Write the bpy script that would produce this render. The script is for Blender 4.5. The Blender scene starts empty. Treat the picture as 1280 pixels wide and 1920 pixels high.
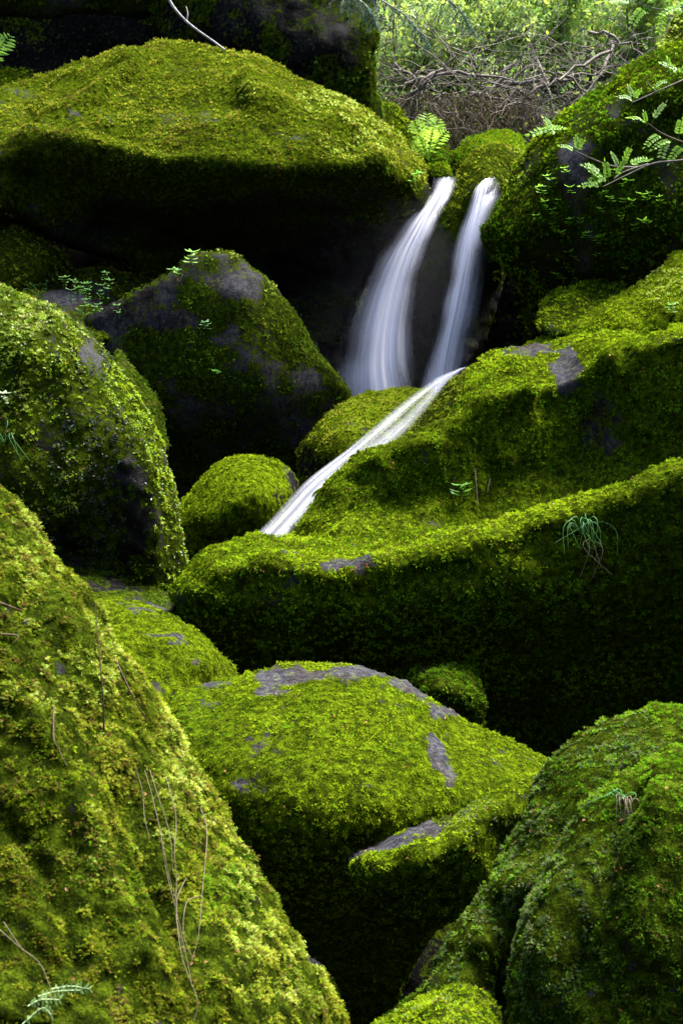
import bpy, math, random
import numpy as np
from mathutils import Vector, Matrix

random.seed(7)
rng = np.random.default_rng(7)
SC = bpy.context.scene
COL = SC.collection

# ------------------------------------------------------------------ camera
PW, PH = 1280.0, 1920.0
VFOV = math.radians(36.0)
FPX = (PH / 2) / math.tan(VFOV / 2)
PITCH = math.radians(-8.0)
CAM = np.array([0.0, 0.0, 1.6])
CP, SP = math.cos(PITCH), math.sin(PITCH)
cam = bpy.data.cameras.new('camera')
cam.sensor_fit = 'VERTICAL'
cam.angle = VFOV
cam.clip_end = 2000.0
cam.dof.use_dof = True
cam.dof.focus_distance = 5.8
cam.dof.aperture_fstop = 9.0
cam_ob = bpy.data.objects.new('camera', cam)
cam_ob.location = CAM
cam_ob.rotation_euler = (math.radians(90) + PITCH, 0, 0)
COL.objects.link(cam_ob)
SC.camera = cam_ob

# ------------------------------------------------------------------ light
SUN_EL, SUN_AZ = math.radians(58), math.radians(50)      # azimuth from +Y towards +X
world = bpy.data.worlds.new('World')
SC.world = world
world.use_nodes = True
wn = world.node_tree
sky = wn.nodes.new('ShaderNodeTexSky')
sky.sky_type = 'NISHITA'
sky.sun_disc = False
sky.sun_elevation = SUN_EL
sky.sun_rotation = SUN_AZ
sky.air_density = 1.0
sky.dust_density = 2.0
wn.links.new(sky.outputs[0], wn.nodes['Background'].inputs[0])
wn.nodes['Background'].inputs[1].default_value = 0.05
S = Vector((math.cos(SUN_EL) * math.sin(SUN_AZ), math.cos(SUN_EL) * math.cos(SUN_AZ), math.sin(SUN_EL)))
sun = bpy.data.lights.new('sun', 'SUN')
sun.energy = 1.5
sun.angle = math.radians(40)
sun.color = (1.0, 0.97, 0.88)
sun_ob = bpy.data.objects.new('sun', sun)
sun_ob.rotation_euler = (-S).to_track_quat('-Z', 'Y').to_euler()
sun_ob.location = (0, 6, 20)
COL.objects.link(sun_ob)
SC.view_settings.view_transform = 'Standard'
SC.view_settings.look = 'None'
SC.view_settings.exposure = 4.32
SC.view_settings.gamma = 1.0
SC.cycles.max_bounces = 8
SC.cycles.diffuse_bounces = 3
SC.cycles.transparent_max_bounces = 24
SC.cycles.use_denoising = True

# ------------------------------------------------------------------ helpers
def P(px, py, d):
    """picture position + distance along the view axis -> world point (arrays allowed)"""
    px, py, d = np.asarray(px, float), np.asarray(py, float), np.asarray(d, float)
    x = (px - PW / 2) / FPX * d
    u = (PH / 2 - py) / FPX * d
    return np.stack([x + CAM[0], CAM[1] + d * CP - u * SP, CAM[2] + d * SP + u * CP], -1)

def PT(px, py, d):
    return P(px, py, d)

def _hash(ix, iy, iz, seed):
    h = (ix.astype(np.int64) * 374761393 + iy.astype(np.int64) * 668265263 + iz.astype(np.int64) * 2147483647 + seed * 1274126177) & 0xFFFFFFFF
    h = ((h ^ (h >> 13)) * 1274126177) & 0xFFFFFFFF
    h = h ^ (h >> 16)
    return (h & 0xFFFF).astype(float) / 65535.0

def vnoise(p, seed=0):
    i = np.floor(p).astype(np.int64)
    f = p - i
    f = f * f * f * (f * (f * 6 - 15) + 10)
    out = 0
    for dx in (0, 1):
        wx = f[..., 0] if dx else 1 - f[..., 0]
        for dy in (0, 1):
            wy = f[..., 1] if dy else 1 - f[..., 1]
            for dz in (0, 1):
                wz = f[..., 2] if dz else 1 - f[..., 2]
                out = out + wx * wy * wz * _hash(i[..., 0] + dx, i[..., 1] + dy, i[..., 2] + dz, seed)
    return out * 2 - 1

def fbm(p, scale, octaves=3, seed=0, gain=0.5):
    a, s, tot = 1.0, scale, 0
    for o in range(octaves):
        tot = tot + a * vnoise(p * s + 17.3 * o, seed + o * 7)
        a *= gain; s *= 2.03
    return tot

def sstep(a, b, x):
    t = np.clip((x - a) / (b - a), 0, 1)
    return t * t * (3 - 2 * t)

def mesh_np(name, verts, faces, mat=None, parent=None, loc=None, smooth=True, attrs=None):
    """one mesh object from numpy arrays; faces (n,3) or (n,4); verts in world space, origin at loc"""
    me = bpy.data.meshes.new(name)
    v = np.asarray(verts, np.float32)
    if loc is not None:
        v = v - np.asarray(loc, np.float32)
    f = np.asarray(faces, np.int32)
    k = f.shape[1]
    me.vertices.add(len(v)); me.vertices.foreach_set('co', v.ravel())
    me.loops.add(f.size); me.loops.foreach_set('vertex_index', f.ravel())
    me.polygons.add(len(f)); me.polygons.foreach_set('loop_start', np.arange(0, f.size, k, dtype=np.int32))
    me.polygons.foreach_set('use_smooth', np.full(len(f), smooth, dtype=bool))
    for an, (ty, arr) in (attrs or {}).items():
        a = me.attributes.new(an, ty, 'POINT')
        a.data.foreach_set({'FLOAT': 'value', 'FLOAT_VECTOR': 'vector', 'FLOAT_COLOR': 'color'}[ty], np.asarray(arr, np.float32).ravel())
    me.update(calc_edges=True)
    if mat: me.materials.append(mat)
    o = bpy.data.objects.new(name, me)
    if loc is not None and parent is None: o.location = loc
    if parent is not None: o.parent = parent
    COL.objects.link(o)
    return o

def tag(o, label=None, cat=None, group=None, kind=None):
    if label: o['label'] = label
    if cat: o['category'] = cat
    if group: o['group'] = group
    if kind: o['kind'] = kind
    return o

def empty(name, loc):
    o = bpy.data.objects.new(name, None); o.location = loc; o.empty_display_size = 0.05
    COL.objects.link(o); return o

# ------------------------------------------------------------------ materials
def new_mat(name):
    m = bpy.data.materials.new(name); m.use_nodes = True
    nt = m.node_tree; nt.nodes.clear()
    out = nt.nodes.new('ShaderNodeOutputMaterial')
    return m, nt, out

def N(nt, ty, **kw):
    n = nt.nodes.new('ShaderNode' + ty)
    for k, v in kw.items(): setattr(n, k, v)
    return n

def ramp(nt, stops):
    r = N(nt, 'ValToRGB'); e = r.color_ramp.elements
    while len(e) < len(stops): e.new(0.5)
    for q, (p, c) in zip(e, stops):
        q.position = p; q.color = (*c, 1) if len(c) == 3 else c
    return r

def noise(nt, vec, scale, detail=4, rough=0.6):
    n = N(nt, 'TexNoise'); n.inputs['Scale'].default_value = scale
    n.inputs['Detail'].default_value = detail; n.inputs['Roughness'].default_value = rough
    if vec: nt.links.new(vec, n.inputs['Vector'])
    return n

def mat_boulder():
    """granite with a thin felt of moss where the attribute 'moss' says so, damp streaks where 'wet'"""
    m, nt, out = new_mat('mossy_granite'); L = nt.links.new
    geo = N(nt, 'NewGeometry').outputs['Position']
    big = noise(nt, geo, 5, 5); med = noise(nt, geo, 38, 5, 0.7); fine = noise(nt, geo, 190, 3, 0.7)
    rk = ramp(nt, [(0.34, (0.006, 0.006, 0.007)), (0.45, (0.015, 0.0145, 0.017)), (0.54, (0.036, 0.035, 0.043)), (0.66, (0.095, 0.093, 0.114))])
    mx = N(nt, 'Math', operation='MULTIPLY_ADD'); L(med.outputs[0], mx.inputs[0]); mx.inputs[1].default_value = 0.6
    mm = N(nt, 'Math', operation='MULTIPLY'); L(fine.outputs[0], mm.inputs[0]); mm.inputs[1].default_value = 0.4
    L(mm.outputs[0], mx.inputs[2]); L(mx.outputs[0], rk.inputs[0])
    brown = N(nt, 'MixRGB', blend_type='MULTIPLY'); br = ramp(nt, [(0.4, (1, 1, 1)), (0.65, (0.75, 0.62, 0.45))])
    L(big.outputs[0], br.inputs[0]); brown.inputs[0].default_value = 1; L(rk.outputs[0], brown.inputs[1]); L(br.outputs[0], brown.inputs[2])
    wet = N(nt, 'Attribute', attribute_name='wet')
    dk = N(nt, 'MixRGB', blend_type='MULTIPLY'); L(wet.outputs['Fac'], dk.inputs[0]); L(brown.outputs[0], dk.inputs[1]); dk.inputs[2].default_value = (0.10, 0.088, 0.085, 1)  # darkens damp stone; also paints shade onto rocks in deep recesses
    mo = ramp(nt, [(0.38, (0.003, 0.004, 0.001)), (0.50, (0.010, 0.016, 0.001)), (0.62, (0.038, 0.055, 0.003))])
    L(mx.outputs[0], mo.inputs[0])
    tiny = noise(nt, geo, 420, 2, 0.6); tv = N(nt, 'Math', operation='MULTIPLY_ADD'); L(tiny.outputs[0], tv.inputs[0]); tv.inputs[1].default_value = 0.55
    t2 = N(nt, 'Math', operation='MULTIPLY'); L(med.outputs[0], t2.inputs[0]); t2.inputs[1].default_value = 0.45; L(t2.outputs[0], tv.inputs[2])
    vel = ramp(nt, [(0.43, (0.003, 0.005, 0.001)), (0.50, (0.018, 0.030, 0.001)), (0.58, (0.105, 0.148, 0.003))]); L(tv.outputs[0], vel.inputs[0])
    fe = N(nt, 'Attribute', attribute_name='velvet'); mv = N(nt, 'MixRGB'); L(fe.outputs['Fac'], mv.inputs[0]); L(mo.outputs[0], mv.inputs[1]); L(vel.outputs[0], mv.inputs[2])
    mo = mv
    at = N(nt, 'Attribute', attribute_name='moss')
    ad = N(nt, 'Math', operation='MULTIPLY_ADD'); L(med.outputs[0], ad.inputs[0]); ad.inputs[1].default_value = 2.2
    sb = N(nt, 'Math', operation='SUBTRACT'); L(at.outputs['Fac'], sb.inputs[0]); sb.inputs[1].default_value = 0.9; L(sb.outputs[0], ad.inputs[2])
    st = ramp(nt, [(0.38, (0, 0, 0)), (0.55, (1, 1, 1))]); L(ad.outputs[0], st.inputs[0])
    col = N(nt, 'MixRGB'); L(st.outputs[0], col.inputs[0]); L(dk.outputs[0], col.inputs[1]); L(mo.outputs[0], col.inputs[2])
    b = N(nt, 'BsdfPrincipled'); L(col.outputs[0], b.inputs['Base Color'])
    ro = N(nt, 'MapRange'); L(wet.outputs['Fac'], ro.inputs[0]); ro.inputs[3].default_value = 0.62; ro.inputs[4].default_value = 0.34; L(ro.outputs[0], b.inputs['Roughness'])
    gl = N(nt, 'Attribute', attribute_name='glint'); sp = N(nt, 'MapRange'); L(gl.outputs['Fac'], sp.inputs[0]); sp.inputs[3].default_value = 0.012; sp.inputs[4].default_value = 0.55; L(sp.outputs[0], b.inputs['Specular IOR Level'])
    bp = N(nt, 'Bump'); bp.inputs['Strength'].default_value = 0.9; bp.inputs['Distance'].default_value = 0.012
    L(mx.outputs[0], bp.inputs['Height']); L(bp.outputs[0], b.inputs['Normal'])
    df = N(nt, 'BsdfDiffuse'); L(col.outputs[0], df.inputs[0]); L(bp.outputs[0], df.inputs['Normal'])
    ms = N(nt, 'MixShader'); L(st.outputs[0], ms.inputs[0]); L(b.outputs[0], ms.inputs[1]); L(df.outputs[0], ms.inputs[2])     # moss has no polish
    L(ms.outputs[0], out.inputs[0])
    return m

def mat_leafy(name, tint=(1, 1, 1), trans=0.35, gloss=0.05, rough=0.45, attr='col', const=None):
    """leaf tissue: reflects and lets light through; colour per tuft from the attribute"""
    m, nt, out = new_mat(name); L = nt.links.new
    if const is None:
        a = N(nt, 'Attribute', attribute_name=attr); c = N(nt, 'MixRGB', blend_type='MULTIPLY'); c.inputs[0].default_value = 1
        L(a.outputs['Color'], c.inputs[1]); c.inputs[2].default_value = (*tint, 1); co = c.outputs[0]
    else:
        geo = N(nt, 'NewGeometry').outputs['Position']; n = noise(nt, geo, 30, 2)
        r = ramp(nt, [(0.3, tuple(x * 0.65 for x in const)), (0.7, tuple(x * 1.3 for x in const))]); L(n.outputs[0], r.inputs[0]); co = r.outputs[0]
    d = N(nt, 'BsdfDiffuse'); t = N(nt, 'BsdfTranslucent'); g = N(nt, 'BsdfGlossy'); g.inputs['Roughness'].default_value = rough
    L(co, d.inputs[0]); L(co, t.inputs[0])
    m1 = N(nt, 'MixShader'); m1.inputs[0].default_value = trans; L(d.outputs[0], m1.inputs[1]); L(t.outputs[0], m1.inputs[2])
    lw = N(nt, 'LayerWeight'); lw.inputs[0].default_value = 0.25
    mg = N(nt, 'Math', operation='MULTIPLY'); L(lw.outputs['Facing'], mg.inputs[0]); mg.inputs[1].default_value = gloss
    m2 = N(nt, 'MixShader'); L(mg.outputs[0], m2.inputs[0]); L(m1.outputs[0], m2.inputs[1]); L(g.outputs[0], m2.inputs[2])
    g.inputs[0].default_value = (0.8, 0.85, 0.95, 1)
    L(m2.outputs[0], out.inputs[0])
    return m

def mat_simple(name, c0, c1, scale=20, rough=0.8, bump=0.4, dist=0.01):
    m, nt, out = new_mat(name); L = nt.links.new
    geo = N(nt, 'NewGeometry').outputs['Position']; n = noise(nt, geo, scale, 5, 0.65)
    r = ramp(nt, [(0.3, c0), (0.7, c1)]); L(n.outputs[0], r.inputs[0])
    b = N(nt, 'BsdfPrincipled'); L(r.outputs[0], b.inputs['Base Color']); b.inputs['Roughness'].default_value = rough; b.inputs['Specular IOR Level'].default_value = 0.08
    bp = N(nt, 'Bump'); bp.inputs['Strength'].default_value = bump; bp.inputs['Distance'].default_value = dist
    L(n.outputs[0], bp.inputs['Height']); L(bp.outputs[0], b.inputs['Normal']); L(b.outputs[0], out.inputs[0])
    return m

M_ROCK = mat_boulder()
M_MOSS = mat_leafy('moss_leaf', trans=0.46, gloss=0.0, rough=0.45)
M_MOSS_WET = mat_leafy('dripping_moss_leaf', trans=0.3, gloss=0.09, rough=0.22)
M_SOIL = mat_simple('mossy_forest_soil', (0.008, 0.006, 0.004), (0.020, 0.026, 0.006), 6, 0.95, 1.0, 0.05)

# ------------------------------------------------------------------ boulders
def smooth_closed(pts, step=9.0):
    p = np.asarray(pts, float); n = len(p); out = []
    for i in range(n):
        p0, p1, p2, p3 = p[i - 1], p[i], p[(i + 1) % n], p[(i + 2) % n]
        k = max(2, int(np.hypot(*(p2 - p1)) / step)); t = (np.arange(k) / k)[:, None]
        a = 0.42
        m1, m2 = (p2 - p0) * a, (p3 - p1) * a
        out.append((2 * t**3 - 3 * t**2 + 1) * p1 + (t**3 - 2 * t**2 + t) * m1 + (-2 * t**3 + 3 * t**2) * p2 + (t**3 - t**2) * m2)
    return np.concatenate(out)

def curve2(pts, per=6):
    p = np.asarray(pts, float)
    if len(p) < 3: return p
    x = np.concatenate([[2 * p[0] - p[1]], p, [2 * p[-1] - p[-2]]]); out = []
    for i in range(len(p) - 1):
        a, b, c, d = x[i:i + 4]
        for f in np.arange(per) / per:
            out.append(.5 * (2 * b + (c - a) * f + (2 * a - 5 * b + 4 * c - d) * f * f + (3 * b - a - 3 * c + d) * f ** 3))
    return np.array(out + [p[-1]])

def row(*pts, gap=34.0):
    """relief points strung densely along a line"""
    p = np.array(pts, float); out = []
    for a, b in zip(p[:-1], p[1:]):
        n = max(1, int(np.hypot(*(b - a)[:2]) / gap)); out += [tuple(a + (b - a) * k / n) for k in range(n)]
    return out + [tuple(p[-1])]

def poly_sd(q, poly):
    """distance to outline (positive inside) and the nearest outline point"""
    a = poly; b = np.roll(poly, -1, 0); d = b - a; l2 = (d * d).sum(1) + 1e-9
    best = np.full(len(q), 1e18); near = np.zeros_like(q); inside = np.zeros(len(q), bool)
    for i in range(len(a)):
        w = q - a[i]; t = np.clip((w @ d[i]) / l2[i], 0, 1)
        c = a[i] + t[:, None] * d[i]; r = ((q - c) ** 2).sum(1)
        m = r < best; best[m] = r[m]; near[m] = c[m]
        if abs(d[i, 1]) > 1e-9:
            cr = ((a[i, 1] > q[:, 1]) != (b[i, 1] > q[:, 1])) & (q[:, 0] < d[i, 0] * (q[:, 1] - a[i, 1]) / d[i, 1] + a[i, 0])
            inside ^= cr
    s = np.sqrt(best)
    return np.where(inside, s, -s), near

def rbf_fit(c, reg=2.5):
    c = np.asarray(c, float); xy, z = c[:, :2], c[:, 2]; n = len(c)
    k = lambda A, B: -np.sqrt(((A[:, None] - B[None]) ** 2).sum(-1) + 20.0 ** 2)
    A = np.zeros((n + 3, n + 3)); A[:n, :n] = k(xy, xy) + reg * np.eye(n)
    A[:n, n] = 1; A[:n, n + 1:] = xy / 1000; A[n, :n] = 1; A[n + 1:, :n] = xy.T / 1000
    w = np.linalg.solve(A, np.r_[z, 0, 0, 0])
    return lambda q: k(q, xy) @ w[:n] + w[n] + (q / 1000) @ w[n + 1:]

def vnormals(v, f):
    fn = np.cross(v[f[:, 2]] - v[f[:, 0]], v[f[:, 3]] - v[f[:, 1]])
    n = np.zeros_like(v)
    for k in range(4): np.add.at(n, f[:, k], fn)
    return n / (np.linalg.norm(n, axis=1, keepdims=True) + 1e-12)

# moss tufts: little leaf triangles around an axis (+Z), built once, copied by numpy into each boulder's moss
def tuft_cushion(k, r):
    V = []
    for i in range(k):
        az = i * 2.39996 + r.uniform(-.4, .4); pol = r.uniform(0.25, 1.35); l = r.uniform(.65, 1.0); w = l * r.uniform(.13, .20)
        d = np.array([math.sin(pol) * math.cos(az), math.sin(pol) * math.sin(az), math.cos(pol)])
        s = np.array([-math.sin(az), math.cos(az), 0]) + r.normal(0, .3, 3); s /= np.linalg.norm(s)
        o = d * .08; V += [o - s * w, o + s * w, d * l]
    return np.array(V), np.arange(3 * k).reshape(-1, 3)

def tuft_frond(k, r):
    V = []; F = []
    bend = r.uniform(.5, 1.1)
    pos = lambda t: np.array([t * 1.25 * math.sin(bend * t), 0, t * 1.25 * math.cos(bend * t) * .75])
    for i in range(k):
        t = (i + .7) / (k + .3); o = pos(t); l = .42 * (1 - .6 * t) + .10
        for sg in (-1, 1):
            d = np.array([.35, sg * 1.0, r.uniform(-.25, .3)]) + r.normal(0, .12, 3); d /= np.linalg.norm(d)
            tx = pos(min(t + .12, 1.05)) - pos(t - .12)
            V += [o - tx * .22, o + tx * .22, o + d * l]
    V += [pos(0) + [0, -.05, 0], pos(0) + [0, .05, 0], pos(1.1)]
    return np.array(V), np.arange(len(V)).reshape(-1, 3)

def tuft_leafy(k, r):
    V = []; F = []
    for i in range(k):
        az = r.uniform(-2.6, 2.6); pol = r.uniform(.2, 1.1); l = r.uniform(.55, 1.05); w = l * r.uniform(.12, .2)
        d = np.array([math.sin(pol) * math.cos(az), math.sin(pol) * math.sin(az), math.cos(pol)])
        s = np.cross(d, r.normal(0, 1, 3)); s /= np.linalg.norm(s)
        o = r.normal(0, .12, 3); b = len(V)
        V += [o, o + d * l * .55 - s * w, o + d * l, o + d * l * .55 + s * w]
        F += [[b, b + 1, b + 2], [b, b + 2, b + 3]]
    return np.array(V), np.array(F)

_r = np.random.default_rng(3)
TUFT = {'cushion': [tuft_cushion(7, _r) for _ in range(6)],
        'frond': [tuft_frond(5, _r) for _ in range(6)],
        'leafy': [tuft_leafy(5, _r) for _ in range(6)]}
PAL = {  # dark, mid, light
    'bright': ((0.020, 0.038, 0.001), (0.104, 0.170, 0.003), (0.25, 0.345, 0.010)),
    'olive':  ((0.038, 0.050, 0.003), (0.116, 0.148, 0.006), (0.25, 0.27, 0.024)),
    'pale':   ((0.060, 0.095, 0.006), (0.19, 0.26, 0.022), (0.40, 0.47, 0.10)),
    'fresh':  ((0.022, 0.056, 0.002), (0.065, 0.155, 0.004), (0.14, 0.26, 0.010)),
    'deep':   ((0.014, 0.030, 0.003), (0.036, 0.072, 0.005), (0.085, 0.14, 0.012)),
    'wet':    ((0.004, 0.006, 0.005), (0.012, 0.018, 0.012), (0.06, 0.08, 0.05)),
    'grey':   ((0.026, 0.040, 0.016), (0.064, 0.094, 0.032), (0.15, 0.19, 0.070)),
}
TRIS = [0]

def scatter(pts, nrm, size, styles, cols, droop, r):
    """tufts at pts; returns verts, tris, colours"""
    Vs, Fs, Cs, base = [], [], [], 0
    for st in set(styles.tolist()):
        idx_s = np.nonzero(styles == st)[0]
        var = r.integers(0, 6, len(idx_s))
        for k in range(6):
            idx = idx_s[var == k]
            if not len(idx): continue
            tv, tf = TUFT[st][k]
            ax = nrm[idx] * (0.55 if st == 'leafy' else 0.8)
            ax = ax + np.array([0, 0, 1.0]) * np.where(droop[idx], -0.75, 0.35)[:, None] + r.normal(0, .28, (len(idx), 3))
            ax /= np.linalg.norm(ax, axis=1, keepdims=True)
            t = np.cross(ax, r.normal(0, 1, (len(idx), 3)))
            if st == 'frond':   # fronds lean down the slope
                t = np.cross(ax, np.cross(np.array([0, 0, -1.0]) + r.normal(0, .55, (len(idx), 3)), ax))
            t /= np.linalg.norm(t, axis=1, keepdims=True) + 1e-9
            b = np.cross(ax, t)
            s = size[idx][:, None, None]
            W = pts[idx][:, None, :] + s * (tv[None, :, 0:1] * t[:, None, :] + tv[None, :, 1:2] * b[:, None, :] + tv[None, :, 2:3] * ax[:, None, :])
            Vs.append(W.reshape(-1, 3)); n = len(tv)
            Fs.append((tf[None] + (base + np.arange(len(idx)) * n)[:, None, None]).reshape(-1, 3)); base += len(idx) * n
            Cs.append(np.repeat(cols[idx], n, axis=0))
    V = np.concatenate(Vs); F = np.concatenate(Fs); C = np.concatenate(Cs)
    return V, F, np.c_[C, np.ones(len(C))]

def run_on(outline):
    """stones cut by the picture edge go on outside it and taper off"""
    o = np.array(outline, float); my = o[:, 1].mean(); out = []
    for x, y in o:
        if x < -40: k = (-40 - x) * 3.2; out.append((-40 - k, y + (my - y) * min(.5, k / 800)))
        elif x > 1320: k = (x - 1320) * 3.2; out.append((1320 + k, y + (my - y) * min(.5, k / 800)))
        else: out.append((x, y))
    return out

BOULDERS = {}
LATER = []                     # moss is sown after all stones lie: hardly any where another stone covers it
DENS = 0.86
BUF = np.full((340, 284), 99.0)
def buf_ix(px, py):
    return np.clip(((px + 700) / 8).astype(int), 0, 339), np.clip(((py + 170) / 8).astype(int), 0, 283)
def to_picture(p):
    w = p - CAM
    d = w[:, 1] * CP + w[:, 2] * SP
    u = -w[:, 1] * SP + w[:, 2] * CP
    return PW / 2 + w[:, 0] / d * FPX, PH / 2 - u / d * FPX, d
def boulder(name, label, outline, ctrl, dz=0.0, R=28, back=0.7, step=8, lump=1.0, moss=0.75, bare=(), wet_shade=(), pal='bright', pal2='deep',
            spacing=6.0, size=7.8, style=('cushion', 0.5), leafy=0.35, droop_nz=0.25, seed=None, cat='boulder', light=(), rust=0.03, mat=None, grain=9.0, ridges=(), zones=(), velvet=0.0, glint=0.0):
    """a boulder: outline with its own distance, relief points ctrl (x, y, distance), rounded rim, full back; plus a moss part.
    bare / wetz / light: ellipses (x, y, rx, ry, strength) of bare stone, wet stone and painted shade, pale tufts."""
    seed = seed if seed is not None else sum(map(ord, label)) % 9973
    r = np.random.default_rng(seed)
    outline = run_on(outline)
    poly = smooth_closed(outline)
    x0, y0 = poly.min(0) - step; x1, y1 = poly.max(0) + step
    gx = np.arange(x0, x1 + step, step); gy = np.arange(y0, y1 + step, step)
    nx, ny = len(gx), len(gy)
    G = np.stack(np.meshgrid(gx, gy, indexing='ij'), -1).reshape(-1, 2)
    sd, near = poly_sd(G, poly)
    idx = np.arange(nx * ny).reshape(nx, ny)
    cells = np.stack([idx[:-1, :-1], idx[:-1, 1:], idx[1:, 1:], idx[1:, :-1]], -1).reshape(-1, 4)
    ins = sd > step * 0.35
    cells = cells[ins[cells].any(1)]
    q = np.where(ins[:, None], G, near); s = np.where(ins, sd, 0)
    used = np.unique(cells); remap = -np.ones(nx * ny, int); remap[used] = np.arange(len(used))
    q, s, f = q[used], s[used], remap[cells]
    c = np.array(ctrl, float); base = rbf_fit(c)(q) + dz
    rim = np.clip(s / R, 0, 1)
    Rm = R * base.mean() / FPX
    front = base + Rm * 1.3 * (1 - np.sqrt(np.clip(1 - (1 - rim) ** 2, 0, 1)))
    back = min(back, 1.6 * s.max() * base.mean() / FPX)
    g = np.clip(s / max(s.max() * 0.75, 1), 0, 1)
    backd = base + Rm * 1.3 + back * np.sqrt(1 - (1 - g) ** 2)
    nF = len(q); bnd = s <= 0
    bmap = np.where(bnd, np.arange(nF), -1); inner = np.nonzero(~bnd)[0]; bmap[inner] = nF + np.arange(len(inner))
    V = np.concatenate([P(q[:, 0], q[:, 1], front), P(q[inner, 0], q[inner, 1], backd[inner])])
    F = np.concatenate([f, bmap[f][:, ::-1]])
    fF = len(f)
    # smooth a little, keep outline
    e = np.concatenate([F[:, [0, 1]], F[:, [1, 2]], F[:, [2, 3]], F[:, [3, 0]]])
    e = np.concatenate([e, e[:, ::-1]]); deg = np.bincount(e[:, 0], minlength=len(V))[:, None] + 1e-9
    for it in range(2):
        A = np.stack([np.bincount(e[:, 0], weights=V[e[:, 1], k], minlength=len(V)) for k in range(3)], 1) / deg
        V = V + 0.5 * (A - V)
    n = vnormals(V, F)
    if ((n[:nF] * (CAM - V[:nF])).sum(1)[~bnd]).mean() < 0:
        F = F[:, ::-1]; n = -n
    dm = base.mean() / 6.0
    amp = lump * dm
    disp = amp * (0.016 * fbm(V, 2.6 / dm, 2, seed) + 0.010 * fbm(V, 8 / dm, 2, seed + 5) + 0.007 * fbm(V, 22 / dm, 2, seed + 6))
    qv = np.concatenate([q, q[inner]]); isf = np.arange(len(V)) < nF; sv = np.concatenate([s, s[inner]])
    for (line, wd, hh) in ridges:             # crests (+) and folds (-) along a line
        ln = curve2(line); dd = np.full(len(qv), 1e9)
        for a_, b_ in zip(ln[:-1], ln[1:]):
            ab = b_ - a_; t_ = np.clip(((qv - a_) @ ab) / (ab @ ab + 1e-9), 0, 1); dd = np.minimum(dd, np.hypot(*(qv - a_ - t_[:, None] * ab).T))
        disp = disp + isf * sstep(8, 46, sv) * hh * np.exp(-(dd / wd) ** 2) * (0.75 + 0.5 * vnoise(V * 7 / dm, seed + 77))
    V = V + n * disp[:, None]
    n = vnormals(V, F)
    qa = np.concatenate([q, q[inner]])
    # moss cover
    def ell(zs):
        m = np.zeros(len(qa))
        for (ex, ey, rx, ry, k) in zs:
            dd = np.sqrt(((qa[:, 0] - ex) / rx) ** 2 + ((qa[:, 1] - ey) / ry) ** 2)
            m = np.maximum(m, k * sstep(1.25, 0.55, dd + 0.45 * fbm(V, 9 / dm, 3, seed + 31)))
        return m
    wet = ell(wet_shade); lit = ell(light); zon = [(ell([z_[:5]]), z_[5]) for z_ in zones]     # zones: patches of another moss kind, and lit edges painted in brighter moss
    mo = moss - 0.10 + 0.46 * fbm(V, 5.5 / dm, 3, seed + 3) + 0.25 * fbm(V, 22 / dm, 2, seed + 4) - ell(bare) * 0.95
    mo = np.clip(mo, 0, 1) * sstep(-1.05, -0.6, n[:, 2])
    loc = V.mean(0).copy(); loc[2] = V[:, 2].min()
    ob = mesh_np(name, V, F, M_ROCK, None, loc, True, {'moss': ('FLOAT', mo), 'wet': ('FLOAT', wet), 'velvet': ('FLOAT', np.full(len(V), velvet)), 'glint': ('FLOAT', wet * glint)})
    tag(ob, label, cat)
    deep = s > 40
    bi = buf_ix(q[deep, 0], q[deep, 1]); np.minimum.at(BUF, bi, front[deep])
    BOULDERS[label] = (V, F)
    TRIS[0] += 2 * len(F)
    LATER.append(lambda: sow(ob, V, F, n, q, s, qa, inner, fF, mo, lit, loc, dm, seed, r, spacing, size, style, leafy, droop_nz, pal, pal2, rust, mat or M_MOSS, grain, zon))
    return ob

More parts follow.
